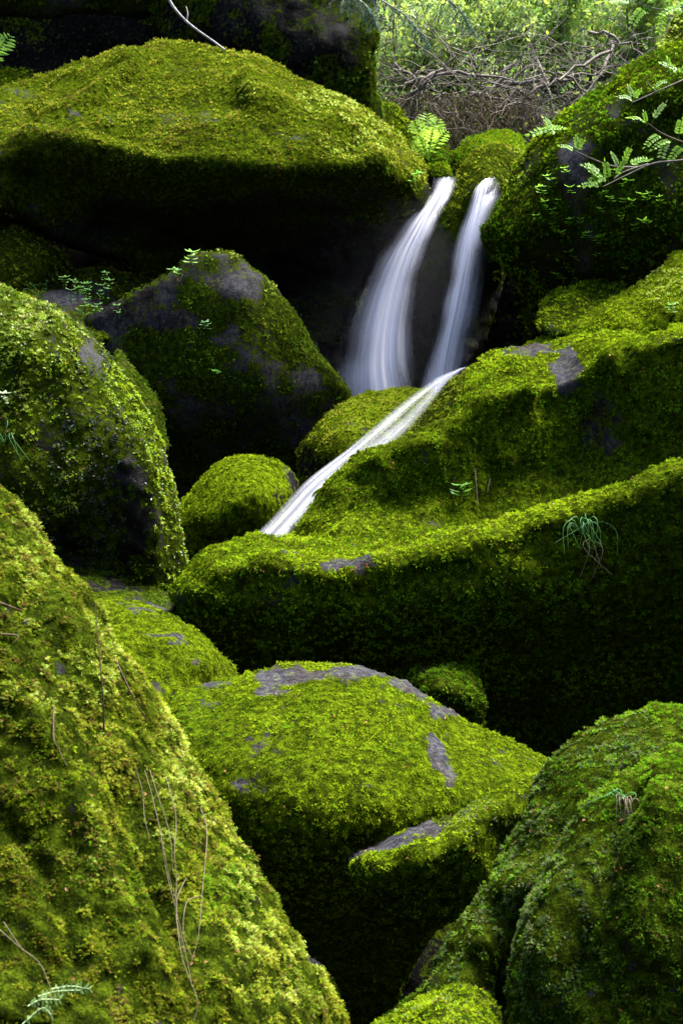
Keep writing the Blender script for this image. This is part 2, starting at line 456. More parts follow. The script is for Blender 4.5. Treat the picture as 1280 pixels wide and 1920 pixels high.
def sow(ob, V, F, n, q, s, qa, inner, fF, mo, lit, loc, dm, seed, r, spacing, size, style, leafy, droop_nz, pal, pal2, rust, mat, grain, zon):
    # moss tufts on the front, over the rim and a little down the back
    keep = np.ones(len(F), bool); sa = np.concatenate([s, s[inner]])
    keep[fF:] = sa[F[fF:]].mean(1) < 16
    backface = np.arange(len(F)) >= fF; bk = backface[keep]
    KF = F[keep]; T = np.concatenate([KF[:, [0, 1, 2]], KF[:, [0, 2, 3]]])
    inb = ((qa[T].mean(1)[:, 0] > -420) & (qa[T].mean(1)[:, 0] < 1700) & (qa[T].mean(1)[:, 1] > -60) & (qa[T].mean(1)[:, 1] < 1990))
    T = T[inb]; bk = np.r_[bk, bk][inb]
    ar = 0.5 * np.linalg.norm(np.cross(V[T[:, 1]] - V[T[:, 0]], V[T[:, 2]] - V[T[:, 0]]), axis=1)
    dist = V[T].mean(1)[:, 1]
    cov = mo[T].mean(1)
    tx, ty, td = to_picture(V[T].mean(1)); hid = BUFM[buf_ix(tx, ty)] < td - 0.15
    w = ar * (FPX / dist) ** 2 * sstep(0.2, 0.62, cov) * np.where(hid, 0.10, 1.0) * np.where(bk, 0.4, 1.0) * np.where((tx < -60) | (tx > 1340), 0.25, 1.0)
    n_t = int(w.sum() / (spacing * 0.84) ** 2 * DENS * 1.7)
    if n_t < 3: return
    ti = r.choice(len(T), n_t, p=w / w.sum()); b = r.random((n_t, 2)); fl = b.sum(1) > 1; b[fl] = 1 - b[fl]
    bw = np.c_[1 - b.sum(1), b]
    pts = (V[T[ti]] * bw[:, :, None]).sum(1); nn = (n[T[ti]] * bw[:, :, None]).sum(1)
    nn /= np.linalg.norm(nn, axis=1, keepdims=True) + 1e-9
    fq = FPX / (grain * 6 * dm)
    clump = vnoise(pts * fq, seed + 41) + .45 * vnoise(pts * fq * 2.1, seed + 42)
    ok = r.random(n_t) < 0.07 + 0.93 * sstep(-0.22, 0.30, clump + .35 * fbm(pts, 6 / dm, 2, seed + 43))
    ti, bw, pts, nn, clump = ti[ok], bw[ok], pts[ok], nn[ok], clump[ok]; n_t = len(ti)
    pts = pts + nn * (np.clip(clump + .2, 0, 1) * 0.25 * size * pts[:, 1] / FPX)[:, None]
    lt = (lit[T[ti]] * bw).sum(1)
    nz = nn[:, 2]
    big = fbm(pts, 2.6 / dm, 3, seed + 9); sm = fbm(pts, 14 / dm, 2, seed + 13)
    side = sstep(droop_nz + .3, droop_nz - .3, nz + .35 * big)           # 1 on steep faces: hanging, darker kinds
    is_leafy = r.random(n_t) < leafy * (0.25 + 0.75 * side)
    st = np.where(is_leafy, 'leafy', np.where(r.random(n_t) < style[1], style[0], 'cushion' if style[0] != 'cushion' else 'frond'))
    tone = np.clip(0.42 + 0.38 * sm + 0.42 * big + 0.30 * clump + r.normal(0, .28, n_t), 0, 1)[:, None]
    def pcol(p):
        a, m_, l = (np.array(x) for x in PAL[p])
        return np.where(tone < .5, a + (m_ - a) * tone * 2, m_ + (l - m_) * (tone * 2 - 1))
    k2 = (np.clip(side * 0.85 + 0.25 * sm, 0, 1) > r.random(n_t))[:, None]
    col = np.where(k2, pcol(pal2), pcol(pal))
    for (zz, zp) in zon:
        col = np.where(((zz[T[ti]] * bw).sum(1) > r.random(n_t))[:, None], pcol(zp), col)
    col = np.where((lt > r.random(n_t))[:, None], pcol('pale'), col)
    col = col * (1 + r.normal(0, .08, (n_t, 3)))
    brown = r.random(n_t) < rust * (1 + 3 * np.clip(fbm(pts, 5 / dm, 2, seed + 21), 0, 1))
    col[brown] = np.array([0.11, 0.075, 0.02]) * r.uniform(.6, 1.3, (brown.sum(), 1))
    sz = size * (0.66 + 0.22 * clump) * pts[:, 1] / FPX * r.uniform(.6, 1.25, n_t) * np.where(is_leafy, 1.1, 1.0) * (1 + .35 * lt)
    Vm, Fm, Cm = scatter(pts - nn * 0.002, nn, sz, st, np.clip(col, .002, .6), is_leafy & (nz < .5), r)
    mo_ob = mesh_np('moss', Vm - loc, Fm, mat, ob, None, False, {'col': ('FLOAT_COLOR', Cm)})
    tag(mo_ob, kind='stuff')
    TRIS[0] += len(Fm)

# ---- farthest first
boulder('boulder', 'black rock at the back of the hollow in the top corner',
    [(-170,-170),(360,-170),(380,0),(360,200),(200,260),(-170,300)],
    [(-150,-150,12.0),(350,-150,12.2),(-150,200,12.2),(100,60,12.4),(300,200,12.2),(0,0,12.4)], R=20, moss=.12, wet_shade=[(100,60,600,600,1)], back=1.5, step=16)  # 'wet' covers the whole rock to paint the hollow's shade
boulder('boulder', 'dark shaded rock face towering behind the big overhanging boulder',
    [(300,-90),(690,-90),(706,20),(713,70),(706,110),(704,160),(713,215),(708,300),(560,330),(380,300),(320,200),(280,60)],
    [(300,-60,11.3),(500,-60,10.9),(690,-60,11.0),(340,100,11.2),(430,60,10.9),(520,100,10.75),(620,80,10.65),(690,60,10.75),(640,180,10.75),(500,250,10.9),(690,250,10.8)],
    R=22, moss=0.55, pal='deep', pal2='deep', bare=[(440,70,60,90,.5),(560,90,40,80,.4)], wet_shade=[(500,100,400,400,.9)], back=1.2, spacing=8, size=10)  # the broad 'wet' ellipse darkens this face in place of shade
boulder('boulder', 'shaded rock roof over the black hollow in the top corner',
    [(-120,-120),(340,-120),(335,-30),(320,20),(250,42),(160,30),(60,38),(-30,25),(-120,30)],
    [(-100,-80,11.0),(100,-80,11.0),(300,-80,11.2),(0,10,11.2),(150,10,11.2),(300,0,11.4)], R=20, moss=0.3, pal='olive', back=1.5, spacing=9, size=10)
boulder('boulder', 'small sunlit mossy hump behind the overhanging boulder at its far slope',
    [(-90,150),(-30,132),(10,126),(35,122),(58,127),(78,140),(92,170),(85,240),(-90,260)],
    [(-60,150,10.9),(30,125,11.0),(80,150,11.0),(0,200,10.7),(70,210,10.8)], R=22, moss=.9, pal='bright', spacing=7)
boulder('boulder', 'mossy rock shoulder beside the fern under the brushwood',
    [(690,200),(718,188),(738,192),(758,212),(780,240),(794,268),(800,310),(760,330),(690,310)],
    [(700,200,11.2),(740,195,11.2),(790,265,11.1),(730,260,10.9),(770,300,10.8)], R=20, moss=.9, pal='bright', spacing=6.5)
boulder('boulder', 'rounded bright green rock behind the divider of the two falls',
    [(842,345),(844,310),(852,282),(872,264),(900,250),(928,242),(955,243),(980,256),(992,280),(992,345),(920,370)],
    [(850,330,10.7),(870,268,10.8),(935,243,10.9),(985,270,10.9),(900,300,10.4),(950,300,10.4),(910,350,10.4)], R=28, moss=1.0, pal='fresh', pal2='bright', velvet=.9, size=5.6, spacing=5.5)
boulder('stone', 'shaded mossy stone under the fern by the water lip',
    [(795,290),(808,272),(825,266),(842,274),(852,296),(846,318),(815,322),(797,312)],
    [(800,300,10.5),(825,268,10.6),(848,295,10.5),(822,300,10.3)], dz=.35, R=20, moss=.9, pal='fresh', spacing=5.5, cat='stone', step=6)
boulder('stone', 'low mossy stone sitting right on the water lip',
    [(792,322),(798,312),(815,307),(835,309),(847,320),(848,334),(825,338),(798,336)],
    [(796,325,10.2),(820,308,10.25),(845,325,10.2),(820,330,10.0)], dz=.35, R=12, moss=1, pal='bright', spacing=5, cat='stone', step=5)
boulder('boulder', 'sunlit mossy boulder cut by the edge behind the big slanting boulder',
    [(1236,100),(1252,62),(1275,36),(1310,22),(1400,15),(1400,110)],
    [(1250,70,10.6),(1290,32,10.8),(1380,20,10.8),(1300,80,10.3)], R=22, moss=1, pal='pale', spacing=6)
boulder('boulder', 'dark wet rock splitting the two waterfalls, moss on its crown',
    [(818,400),(840,365),(856,330),(880,298),(904,278),(938,268),(968,274),(988,298),(984,345),(968,420),(950,520),(920,620),(890,720),(850,760),(790,760),(740,725),(720,660),(735,580),(765,500),(792,440)],
    [(850,340,9.9),(900,282,10.1),(940,270,10.15),(980,300,10.1),(870,350,9.65),(920,330,9.6),(840,420,9.55),(890,420,9.6),(800,500,9.6),(860,520,9.6),(780,600,9.65),(850,640,9.65),(760,690,9.7),(840,720,9.7),(920,560,9.75)],
    R=24, moss=0.85, pal='olive', bare=[(800,620,130,130,1.0),(840,700,140,110,1.0),(880,560,100,90,.8)], wet_shade=[(810,600,160,220,1.0),(860,480,100,100,.8)], spacing=6, back=.9, lump=1.1, glint=.1)
boulder('boulder', 'huge overhanging mossy boulder with a ridged sunlit top beside the waterfall',
    [(-120,225),(-60,190),(0,165),(76,138),(120,118),(180,98),(228,82),(258,86),(285,76),(330,75),(420,92),(480,103),(540,130),(600,160),(650,180),(700,212),(740,245),(775,280),(797,310),(808,342),(808,372),(796,405),(765,435),(715,480),(680,560),(640,640),(560,660),(440,610),(330,560),(230,500),(120,460),(60,420),(0,395),(-120,370)],
    [(-90,275,9.0),(0,268,8.95),(60,265,8.95),(150,272,8.9),(280,300,8.8),(400,312,8.75),(520,318,8.75),(620,315,8.85),(700,310,8.95),(770,325,9.15),
     (0,165,10.1),(76,138,10.3),(180,98,10.4),(300,76,10.5),(420,92,10.35),(540,130,10.2),(650,180,10.0),(740,245,9.7),(797,320,9.4),
     (0,225,9.5),(110,212,9.3),(60,180,9.85),(180,150,9.62),(250,110,9.85),(300,110,10.1),(230,190,9.42),(300,205,9.35),(420,195,9.25),(330,150,9.75),(420,145,9.7),(480,180,9.2),(560,215,9.2),(640,240,9.15),(500,250,8.95),(300,250,9.0),
     (60,330,9.1),(200,360,9.12),(300,388,9.12),(400,392,9.12),(500,392,9.15),(600,390,9.2),(700,385,9.25),(780,390,9.35),(200,440,9.55),(400,480,9.7),(600,490,9.85),(500,600,10.4),(600,620,10.4)],
    R=26, moss=0.95, pal='olive', pal2='deep', bare=[(250,206,60,8,.2),(140,213,12,6,.8),(250,430,320,70,.6),(600,490,220,90,.8),(790,370,25,50,.5)],
    wet_shade=[(780,370,40,60,.9),(600,560,200,100,1)], light=[(615,190,60,28,.8),(700,250,55,35,.65),(470,180,16,12,.9),(660,270,60,25,.5)], style=('frond',.4), leafy=.2, velvet=.35, spacing=5.2, size=6.6, back=1.3, rust=.08, step=7, ridges=[([(318,78),(268,92),(238,132),(170,182),(84,226)],15,.075),([(300,90),(262,130),(205,180),(130,222)],12,-.05),([(130,112),(60,160),(-20,205)],9,.03),([(190,98),(110,160),(10,222)],9,.035),([(235,88),(170,140),(70,205)],8,.03),([(480,108),(462,150),(478,180),(560,212),(650,240),(740,290)],18,.06),([(270,208),(360,200),(450,188)],12,-.04),([(-60,262),(60,258),(160,268),(300,296),(440,310),(580,314),(700,306)],16,.05)])
boulder('boulder', 'black wet rock wall deep behind the two falls',
    [(520,430),(700,390),(850,310),(1000,285),(1150,270),(1290,360),(1290,700),(1060,820),(600,850),(500,700)],
    [(560,450,10.8),(1050,350,10.5),(800,420,10.5),(900,340,10.5),(700,600,10.5),(950,600,10.55),(1100,600,10.55),(800,780,10.6)], R=30, moss=.08, wet_shade=[(800,600,500,500,1)], back=.8, step=14)  # filler rock, blackened all over to paint the gap's shade
boulder('boulder', 'black rock in the deep hollow under the overhanging boulder',
    [(-140,290),(100,290),(330,330),(600,400),(640,700),(500,820),(200,760),(-140,700)],
    [(-100,330,10.7),(200,350,10.7),(500,450,10.7),(0,600,10.4),(300,600,10.4),(500,700,10.3)], R=30, moss=.08, wet_shade=[(250,600,700,500,1)], back=.8, step=14)  # fills the hollow; its black colour is painted shade
# ---- left middle distance
boulder('boulder', 'shaded olive boulder at the picture edge under the overhang',
    [(-110,380),(-40,388),(0,395),(40,410),(82,436),(114,474),(133,510),(136,545),(110,610),(0,640),(-110,640)],
    [(-80,390,9.4),(0,395,9.4),(80,436,9.4),(130,510,9.4),(0,460,9.0),(80,500,9.05),(0,540,8.95),(90,560,9.1)], R=34, moss=.85, pal='olive', pal2='olive', spacing=6.5)
boulder('stone', 'flat shaded stone behind the leafy seedlings',
    [(135,525),(150,503),(170,494),(205,497),(250,505),(288,513),(318,525),(320,580),(240,610),(140,600)],
    [(150,505,9.4),(200,497,9.5),(290,515,9.5),(180,545,9.1),(260,550,9.2),(200,590,9.0)], R=18, moss=.7, pal='olive', spacing=6.5, cat='stone')
boulder('stone', 'brownish flat stone beneath the leafy seedlings',
    [(-20,560),(30,540),(70,534),(120,534),(160,548),(200,570),(215,630),(120,680),(-20,660)],
    [(0,550,8.9),(110,536,8.9),(190,570,8.9),(60,600,8.5),(150,610,8.5)], R=15, moss=.45, pal='olive', spacing=7, cat='stone')
boulder('boulder', 'dark pyramid boulder with a sunlit rim left of the falls',
    [(152,612),(185,582),(240,548),(290,525),(328,504),(345,482),(375,472),(410,467),(440,472),(460,490),(492,514),(522,545),(552,582),(582,628),(604,660),(632,692),(656,722),(665,743),(650,775),(620,820),(580,880),(520,920),(430,930),(340,910),(280,840),(220,740)],
    [(185,582,8.5),(240,548,8.48),(328,504,8.44),(410,467,8.44),(460,490,8.44),(522,545,8.48),(582,628,8.52),(656,725,8.58),
     (260,610,8.42),(340,560,8.37),(400,530,8.35),(450,540,8.28),(500,600,8.32),(550,660,8.42),(600,720,8.5),(300,680,8.36),(400,640,8.27),(470,680,8.25),(400,740,8.28),(300,760,8.4),(500,760,8.35),(580,790,8.55),(400,830,8.5),(500,850,8.6),(340,860,8.7)],
    R=7, lump=.4, size=6, moss=.62, pal='deep', pal2='deep', zones=[(400,640,110,90,.45,'fresh'),(320,560,60,40,.4,'fresh'),(520,600,40,60,.4,'olive'),(480,760,120,60,.3,'fresh')], leafy=.3, wet_shade=[(240,585,110,60,.45),(430,530,80,60,.35)], bare=[(225,597,60,22,.6),(445,540,40,26,.5),(560,700,60,60,.4),(330,760,80,50,.4),(620,800,80,60,.4),(330,600,90,18,.6)], light=[(400,475,60,14,.8),(500,545,40,30,.5)], droop_nz=.1, spacing=6)  # 'wet' ellipses here paint shade into the bare grey patches
boulder('boulder', 'mossy rock under the left fall, one flank along the chute',
    [(548,850),(572,812),(605,772),(648,746),(700,732),(750,726),(790,722),(822,732),(820,780),(760,850),(700,910),(620,950),(560,910)],
    [(560,850,8.4),(605,775,8.5),(700,733,8.6),(800,725,8.5),(640,800,8.05),(710,770,8.1),(780,760,8.1),(600,850,8.0),(680,840,7.9),(740,820,7.95),(620,910,8.0)],
    R=26, moss=.9, velvet=.7, size=5.8, pal='olive', pal2='olive', spacing=5.5, bare=[(590,870,40,30,.6)], wet_shade=[(590,870,60,40,.8)])
boulder('boulder', 'narrow mossy rock strip bordering the chute on its right',
    [(740,850),(775,800),(805,765),(835,730),(858,704),(882,688),(910,690),(915,740),(880,800),(820,850)],
    [(780,800,7.9),(835,730,8.0),(885,690,8.1),(820,800,7.7),(870,750,7.75)], R=18, moss=.95, pal='olive', spacing=5.5, step=6)
boulder('boulder', 'small round moss-capped boulder beside the foot of the chute',
    [(328,970),(345,936),(365,906),(395,880),(425,860),(458,850),(490,852),(520,863),(545,880),(561,902),(562,925),(548,955),(522,988),(490,1020),(450,1050),(400,1070),(345,1070),(325,1020)],
    [(340,950,7.75),(395,882,7.7),(460,852,7.75),(530,872,7.75),(558,915,7.75),(360,965,7.42),(430,905,7.38),(450,950,7.25),(500,930,7.35),(480,890,7.42),(400,985,7.3),(500,985,7.4),(430,1040,7.45)],
    R=34, moss=1.05, pal='bright', pal2='bright', velvet=1, style=('cushion',.9), leafy=.05, spacing=5, size=5.2, bare=[(540,920,28,40,.8),(400,1050,90,28,1),(335,960,12,30,.6)], wet_shade=[(540,925,40,50,.8),(400,1050,100,30,.9)], lump=.8)
boulder('boulder', 'dark mossy boulder peeping out behind the wet boulder',
    [(215,660),(250,690),(280,725),(300,762),(309,800),(312,850),(280,900),(210,850)],
    [(220,670,7.4),(280,725,7.4),(308,800,7.4),(260,780,7.1),(280,850,7.2)], R=22, moss=.85, pal='deep', spacing=6)
boulder('boulder', 'glistening wet boulder draped with pale moss at the picture edge',
    [(-120,480),(-60,505),(0,528),(40,545),(90,570),(135,600),(170,630),(205,665),(240,705),(270,750),(295,795),(311,840),(322,890),(332,935),(337,980),(341,1030),(348,1066),(335,1110),(300,1140),(240,1150),(150,1140),(40,1120),(-120,1060)],
    [(-60,505,6.75),(0,528,6.75),(90,570,6.75),(170,630,6.5),(240,705,6.36),(295,795,6.22),(325,900,6.14),(338,1000,6.11),(347,1065,6.1),
     (-60,600,6.35),(0,600,6.3),(70,610,6.28),*row((100,592,6.34),(150,662,6.2),(190,735,6.09),(238,800,6.01),(274,860,5.97),(288,930,5.96),(290,1010,5.96),(288,1090,5.99)),
     (0,720,6.1),(90,730,6.05),(-60,800,6.0),(50,850,5.95),(150,830,5.95),(210,900,5.93),(100,950,5.93),(230,1000,5.98),(0,1000,5.95),(150,1060,6.05),(60,1090,6.0),(240,1100,6.05)],
    R=12, moss=.86, pal='bright', pal2='bright', zones=[(60,900,130,170,.45,'deep'),(205,930,90,180,1,'wet'),(120,1020,120,100,1,'wet'),(172,680,34,70,.7,'wet'),(130,830,60,90,.6,'wet'),(285,790,34,90,.9,'bright'),(318,930,24,130,1,'bright'),(320,1060,34,70,1,'bright'),(262,1080,40,50,.6,'bright')], style=('cushion',.7), leafy=.35, spacing=5.4, size=8, glint=.14, bare=[(170,1000,95,110,.55),(232,920,46,110,.62),(175,670,26,60,.55),(120,880,50,60,.3)], wet_shade=[(190,960,130,170,1.0),(180,650,40,60,.6)],  # bright zones at the end paint the lit right edge into the moss
    light=[(60,615,110,80,.8),(30,740,60,50,.4)], droop_nz=.3, mat=M_MOSS_WET, step=6, ridges=[([(100,592),(150,662),(190,735),(238,800),(274,860),(288,930),(290,1010),(288,1090)],9,.02),([(40,650),(60,760),(40,900)],30,.05),([(120,700),(150,820),(130,960)],26,.04)])
boulder('stone', 'thin dark stone wedged below the wet boulder',
    [(120,1062),(165,1066),(210,1074),(260,1090),(305,1106),(330,1122),(318,1150),(250,1160),(170,1150),(120,1110)],
    [(140,1066,6.0),(210,1076,6.0),(310,1110,6.0),(200,1110,5.8),(280,1130,5.8)], R=14, moss=.55, pal='deep', bare=[(220,1100,60,16,.6)], wet_shade=[(220,1105,110,30,.8)], spacing=6, cat='stone', step=6)
# ---- right middle distance
boulder('boulder', 'big slanting dark boulder with herbs growing on its face',
    [(1400,20),(1330,48),(1280,70),(1230,95),(1190,116),(1140,150),(1090,186),(1040,222),(1002,260),(977,290),(960,322),(940,360),(920,400),(899,435),(904,460),(930,490),(960,530),(985,562),(1010,600),(1040,640),(1120,680),(1400,700)],
    [(1380,30,8.95),(1280,70,8.95),(1190,116,9.0),(1090,186,9.05),(1002,260,9.1),(960,322,9.1),(905,435,9.0),
     (1380,90,8.4),(1290,110,8.4),(1200,150,8.45),(1110,215,8.5),(1060,270,8.5),(1030,330,8.45),(1000,400,8.5),(950,440,8.65),
     (1150,300,8.35),(1260,240,8.3),(1380,200,8.3),(1100,400,8.35),(1250,400,8.2),(1380,400,8.1),(990,500,8.75),(1100,510,8.55),(1250,500,8.35),(1040,590,9.0),(1200,590,8.6),(1300,620,8.5)],
    R=24, moss=.78, pal='fresh', pal2='fresh', leafy=.4, zones=[(985,330,60,110,.85,'bright'),(1045,235,60,50,.8,'bright'),(1150,140,90,36,.8,'bright'),(1260,85,70,30,.8,'bright'),(1080,290,40,60,.6,'fresh')], bare=[(1080,330,24,80,.7),(1090,500,120,40,.35),(1240,330,40,40,.4)], light=[(980,340,26,60,.25)], droop_nz=.3, spacing=6, back=2.2)  # bright zones paint the lit strip along its left and top edge
boulder('stone', 'low mossy stone tucked under the slanting boulder',
    [(1004,580),(1014,556),(1036,541),(1070,535),(1110,528),(1150,530),(1175,545),(1170,600),(1090,640),(1015,625)],
    [(1015,560,8.4),(1070,536,8.45),(1150,532,8.45),(1050,580,8.15),(1120,570,8.2)], R=20, moss=.9, pal='bright', pal2='deep', spacing=6, cat='stone')
boulder('boulder', 'sloping sunlit mossy boulder between the slanting boulder and the ledges',
    [(972,652),(1000,630),(1040,606),(1090,580),(1140,552),(1190,526),(1240,500),(1290,470),(1400,430),(1400,680),(1250,700),(1080,690)],
    [(985,645,8.0),(1090,582,8.05),(1190,528,8.05),(1280,476,8.05),(1380,440,8.05),(1060,640,7.75),(1150,600,7.65),(1240,560,7.6),(1340,530,7.55),(1120,670,7.6),(1240,640,7.5),(1340,640,7.45)],
    R=24, moss=1.0, pal='bright', pal2='olive', leafy=.12, velvet=.9, size=5.6, light=[(1250,540,60,50,.6)], spacing=5.5)
boulder('boulder', 'stepped mossy boulder right of the chute with a bare grey patch',
    [(536,1012),(560,975),(590,930),(622,894),(660,855),(695,838),(750,820),(800,796),(848,772),(862,732),(880,692),(905,663),(940,648),(985,642),(1040,632),(1100,627),(1180,621),(1205,630),(1245,614),(1290,600),(1400,575),(1400,930),(1280,960),(1150,1000),(1000,1050),(850,1080),(700,1090),(590,1060)],
    [(545,1005,6.95),(600,935,7.02),(660,858,7.08),(700,840,7.04),(800,797,7.06),(855,760,7.1),(880,695,7.5),(940,650,7.6),(1040,633,7.62),(1180,624,7.55),(1280,603,7.45),(1380,580,7.4),
     *row((640,884,6.98),(700,854,6.9),(760,828,6.88),(830,794,6.9),(900,760,6.92),(985,740,6.98),(1050,730,7.0),(1095,700,6.95),(1140,660,6.92),(1200,645,6.88),(1280,615,6.82),(1380,594,6.8)),
     *row((655,910,6.96),(712,884,6.88),(772,858,6.86),(840,826,6.88),(908,792,6.9),(990,772,6.95),(1060,760,6.97),(1110,730,6.92),(1150,694,6.89),(1205,680,6.85),(1285,648,6.79),(1380,628,6.78)),
     (900,720,7.2),(960,680,7.25),(1050,670,7.3),(1000,705,7.12),(1130,640,7.25),
     (590,985,6.82),(640,930,6.86),(730,905,6.85),(800,870,6.84),(900,835,6.88),(1000,815,6.93),(1200,730,6.83),(1280,700,6.78),(1380,690,6.74),
     (660,970,6.82),(740,950,6.85),(820,930,6.86),(900,910,6.87),(1000,890,6.9),(1100,850,6.96),(1120,800,6.98),(1200,820,6.9),(1280,800,6.85),(1380,780,6.85),(1280,860,6.88),
     (620,1030,6.55),(700,1000,6.62),(760,985,6.68),(850,975,6.74),(950,960,6.8),(1100,930,6.88),(700,1050,6.3),(850,1030,6.45)],
    R=24, moss=.98, pal='bright', pal2='fresh', leafy=.35, bare=[(1065,690,36,44,1.4),(1000,652,70,14,1.2),(1130,810,45,60,.75),(1250,830,40,40,.4)], light=[(840,790,40,20,.25)], droop_nz=.32, velvet=.5, size=7, spacing=5.7, back=1.0, step=7, ridges=[([(575,965),(640,885),(700,852),(800,806),(868,770),(985,748),(1062,728),(1112,690),(1142,662),(1200,646),(1290,616)],13,.06),([(868,760),(884,705),(915,668),(960,655)],12,.04),([(905,745),(935,690),(985,680)],11,.03),([(985,750),(1000,800),(960,870)],16,.05),([(1125,690),(1120,760),(1090,850)],22,-.07),([(820,830),(830,900),(800,960)],24,.05),([(720,880),(690,940),(640,1010)],16,.05),([(1230,690),(1210,770),(1240,850)],24,.05),([(900,840),(930,900),(900,950)],18,-.05)])
boulder('boulder', 'long low mossy ledge curving across the middle of the cascade',
    [(292,1135),(322,1104),(346,1070),(370,1042),(410,1019),(470,1008),(545,1003),(640,1004),(740,999),(850,988),(950,972),(1050,938),(1130,910),(1200,886),(1290,858),(1400,832),(1400,1460),(1200,1480),(1060,1480),(960,1450),(860,1380),(760,1320),(640,1300),(470,1300),(420,1250),(380,1190),(330,1160)],
    [(300,1132,6.0),(346,1072,6.1),(410,1021,6.3),(545,1005,6.5),(640,1008,6.45),(740,1005,6.35),(850,993,5.98),(950,975,5.88),(1050,942,5.82),(1130,913,5.78),(1280,862,5.7),(1380,838,5.68),
     *row((352,1100,5.75),(400,1054,5.72),(500,1044,5.68),(600,1060,5.63),(660,1066,5.63),(740,1050,5.63),(850,1020,5.63),(950,994,5.63),(1050,964,5.61),(1150,928,5.57),(1280,886,5.53),(1380,863,5.51)),
     *row((358,1126,5.74),(410,1084,5.71),(500,1074,5.67),(600,1090,5.62),(660,1096,5.62),(740,1080,5.62),(850,1050,5.62),(950,1024,5.62),(1050,994,5.60),(1150,958,5.56),(1280,916,5.52),(1380,893,5.5)),
     (450,1030,6.0),(600,1030,6.05),(680,1040,5.95),(760,1030,5.85),
     (420,1120,5.69),(520,1120,5.66),(650,1135,5.62),(800,1110,5.61),(950,1075,5.6),(1100,1025,5.58),(1250,970,5.54),(1380,940,5.52),
     (420,1170,5.76),(550,1180,5.73),(700,1180,5.71),(850,1160,5.68),(1000,1130,5.65),(1150,1090,5.62),(1300,1060,5.6),
     (460,1240,6.0),(600,1250,6.0),(800,1260,6.05),(950,1260,5.95),(1100,1220,5.85),(1300,1200,5.8),(950,1380,6.4),(1100,1350,6.25),(1300,1320,6.2),(1100,1450,6.5),(1300,1440,6.5)],
    R=20, moss=.98, pal='bright', pal2='fresh', leafy=.6, bare=[(635,1064,48,15,1.4),(545,1040,22,7,.8),(330,1120,35,22,.7)], droop_nz=.3, velvet=.4, spacing=5.8, size=7.2, back=1.0, step=7, ridges=[([(352,1100),(400,1056),(500,1046),(600,1062),(660,1068),(740,1052),(850,1019),(950,989),(1050,957),(1150,920),(1290,874)],10,.015),([(560,1130),(570,1190),(540,1250)],30,.02),([(980,1080),(1000,1150),(970,1210)],34,.025),([(1180,1020),(1200,1100),(1180,1180)],34,.02)])
boulder('stone', 'small dark mossy stone at the ledge foot above the grey-topped boulder',
    [(762,1268),(785,1252),(828,1246),(866,1242),(888,1252),(896,1275),(910,1320),(905,1370),(840,1370),(790,1310)],
    [(770,1265,5.65),(830,1247,5.65),(890,1258,5.65),(820,1280,5.4),(870,1300,5.4),(860,1350,5.5)], R=18, moss=.9, pal='fresh', pal2='deep', spacing=5.5, cat='stone', step=6)
# ---- foreground
boulder('boulder', 'mossy boulder with pale lichen flecks behind the near slope',
    [(150,1140),(185,1114),(230,1117),(280,1130),(330,1155),(372,1181),(410,1211),(438,1243),(450,1272),(440,1320),(300,1360),(200,1280)],
    [(190,1118,5.35),(280,1132,5.35),(372,1183,5.3),(445,1265,5.25),(250,1165,5.05),(320,1200,4.95),(390,1245,4.97),(280,1240,4.85),(360,1290,4.9)],
    R=24, moss=.88, pal='bright', pal2='olive', bare=[(260,1148,45,8,1.2),(310,1195,38,8,1.2),(240,1128,25,6,1),(330,1210,20,6,1),(365,1245,10,8,1)], spacing=5.6, leafy=.2, velvet=.6, size=6)
boulder('boulder', 'broad mossy boulder with a bare grey crown low in the middle',
    [(262,1310),(285,1288),(315,1274),(380,1269),(440,1264),(482,1252),(530,1243),(590,1239),(650,1240),(692,1247),(740,1266),(790,1293),(832,1320),(872,1351),(920,1376),(970,1400),(1012,1420),(1045,1450),(1030,1520),(960,1600),(880,1690),(800,1760),(760,1840),(720,1960),(620,1990),(540,1900),(450,1740),(360,1560),(290,1400)],
    [(285,1292,4.95),(380,1272,4.95),(482,1255,4.95),(590,1242,4.95),(692,1250,4.9),(790,1296,4.85),(872,1354,4.8),(970,1402,4.7),(1030,1445,4.65),
     (330,1320,4.62),(480,1305,4.6),(600,1285,4.6),(700,1300,4.58),(800,1345,4.52),(900,1405,4.48),(980,1450,4.42),
     (380,1400,4.35),(520,1390,4.3),(660,1400,4.26),(800,1440,4.24),(420,1500,4.18),(560,1500,4.1),(700,1510,4.08),(850,1520,4.15),(600,1580,4.08),(720,1590,4.12),
     (480,1640,4.25),(600,1670,4.3),(700,1680,4.35),(560,1780,4.6),(680,1800,4.7),(640,1920,4.95)],
    R=24, moss=.97, pal='bright', pal2='bright', leafy=.22, bare=[(560,1262,85,20,1.3),(690,1254,72,16,1.4),(762,1284,52,20,1.4),(838,1336,44,24,1.3),(510,1295,30,10,.9),(380,1278,60,5,1),(820,1405,22,34,1.2),(840,1460,14,24,1),(480,1400,50,40,.45),(520,1470,60,40,.45),(640,1270,60,20,.8),(450,1470,14,10,.8),(690,1470,16,6,.6)],
    droop_nz=-.1, velvet=.5, spacing=5.3, size=6.6, style=('cushion',.75), lump=.9, zones=[(370,1350,70,50,.8,'fresh'),(600,1350,70,30,.5,'fresh'),(500,1430,70,50,.5,'deep'),(760,1400,60,40,.4,'fresh')], back=1.4)
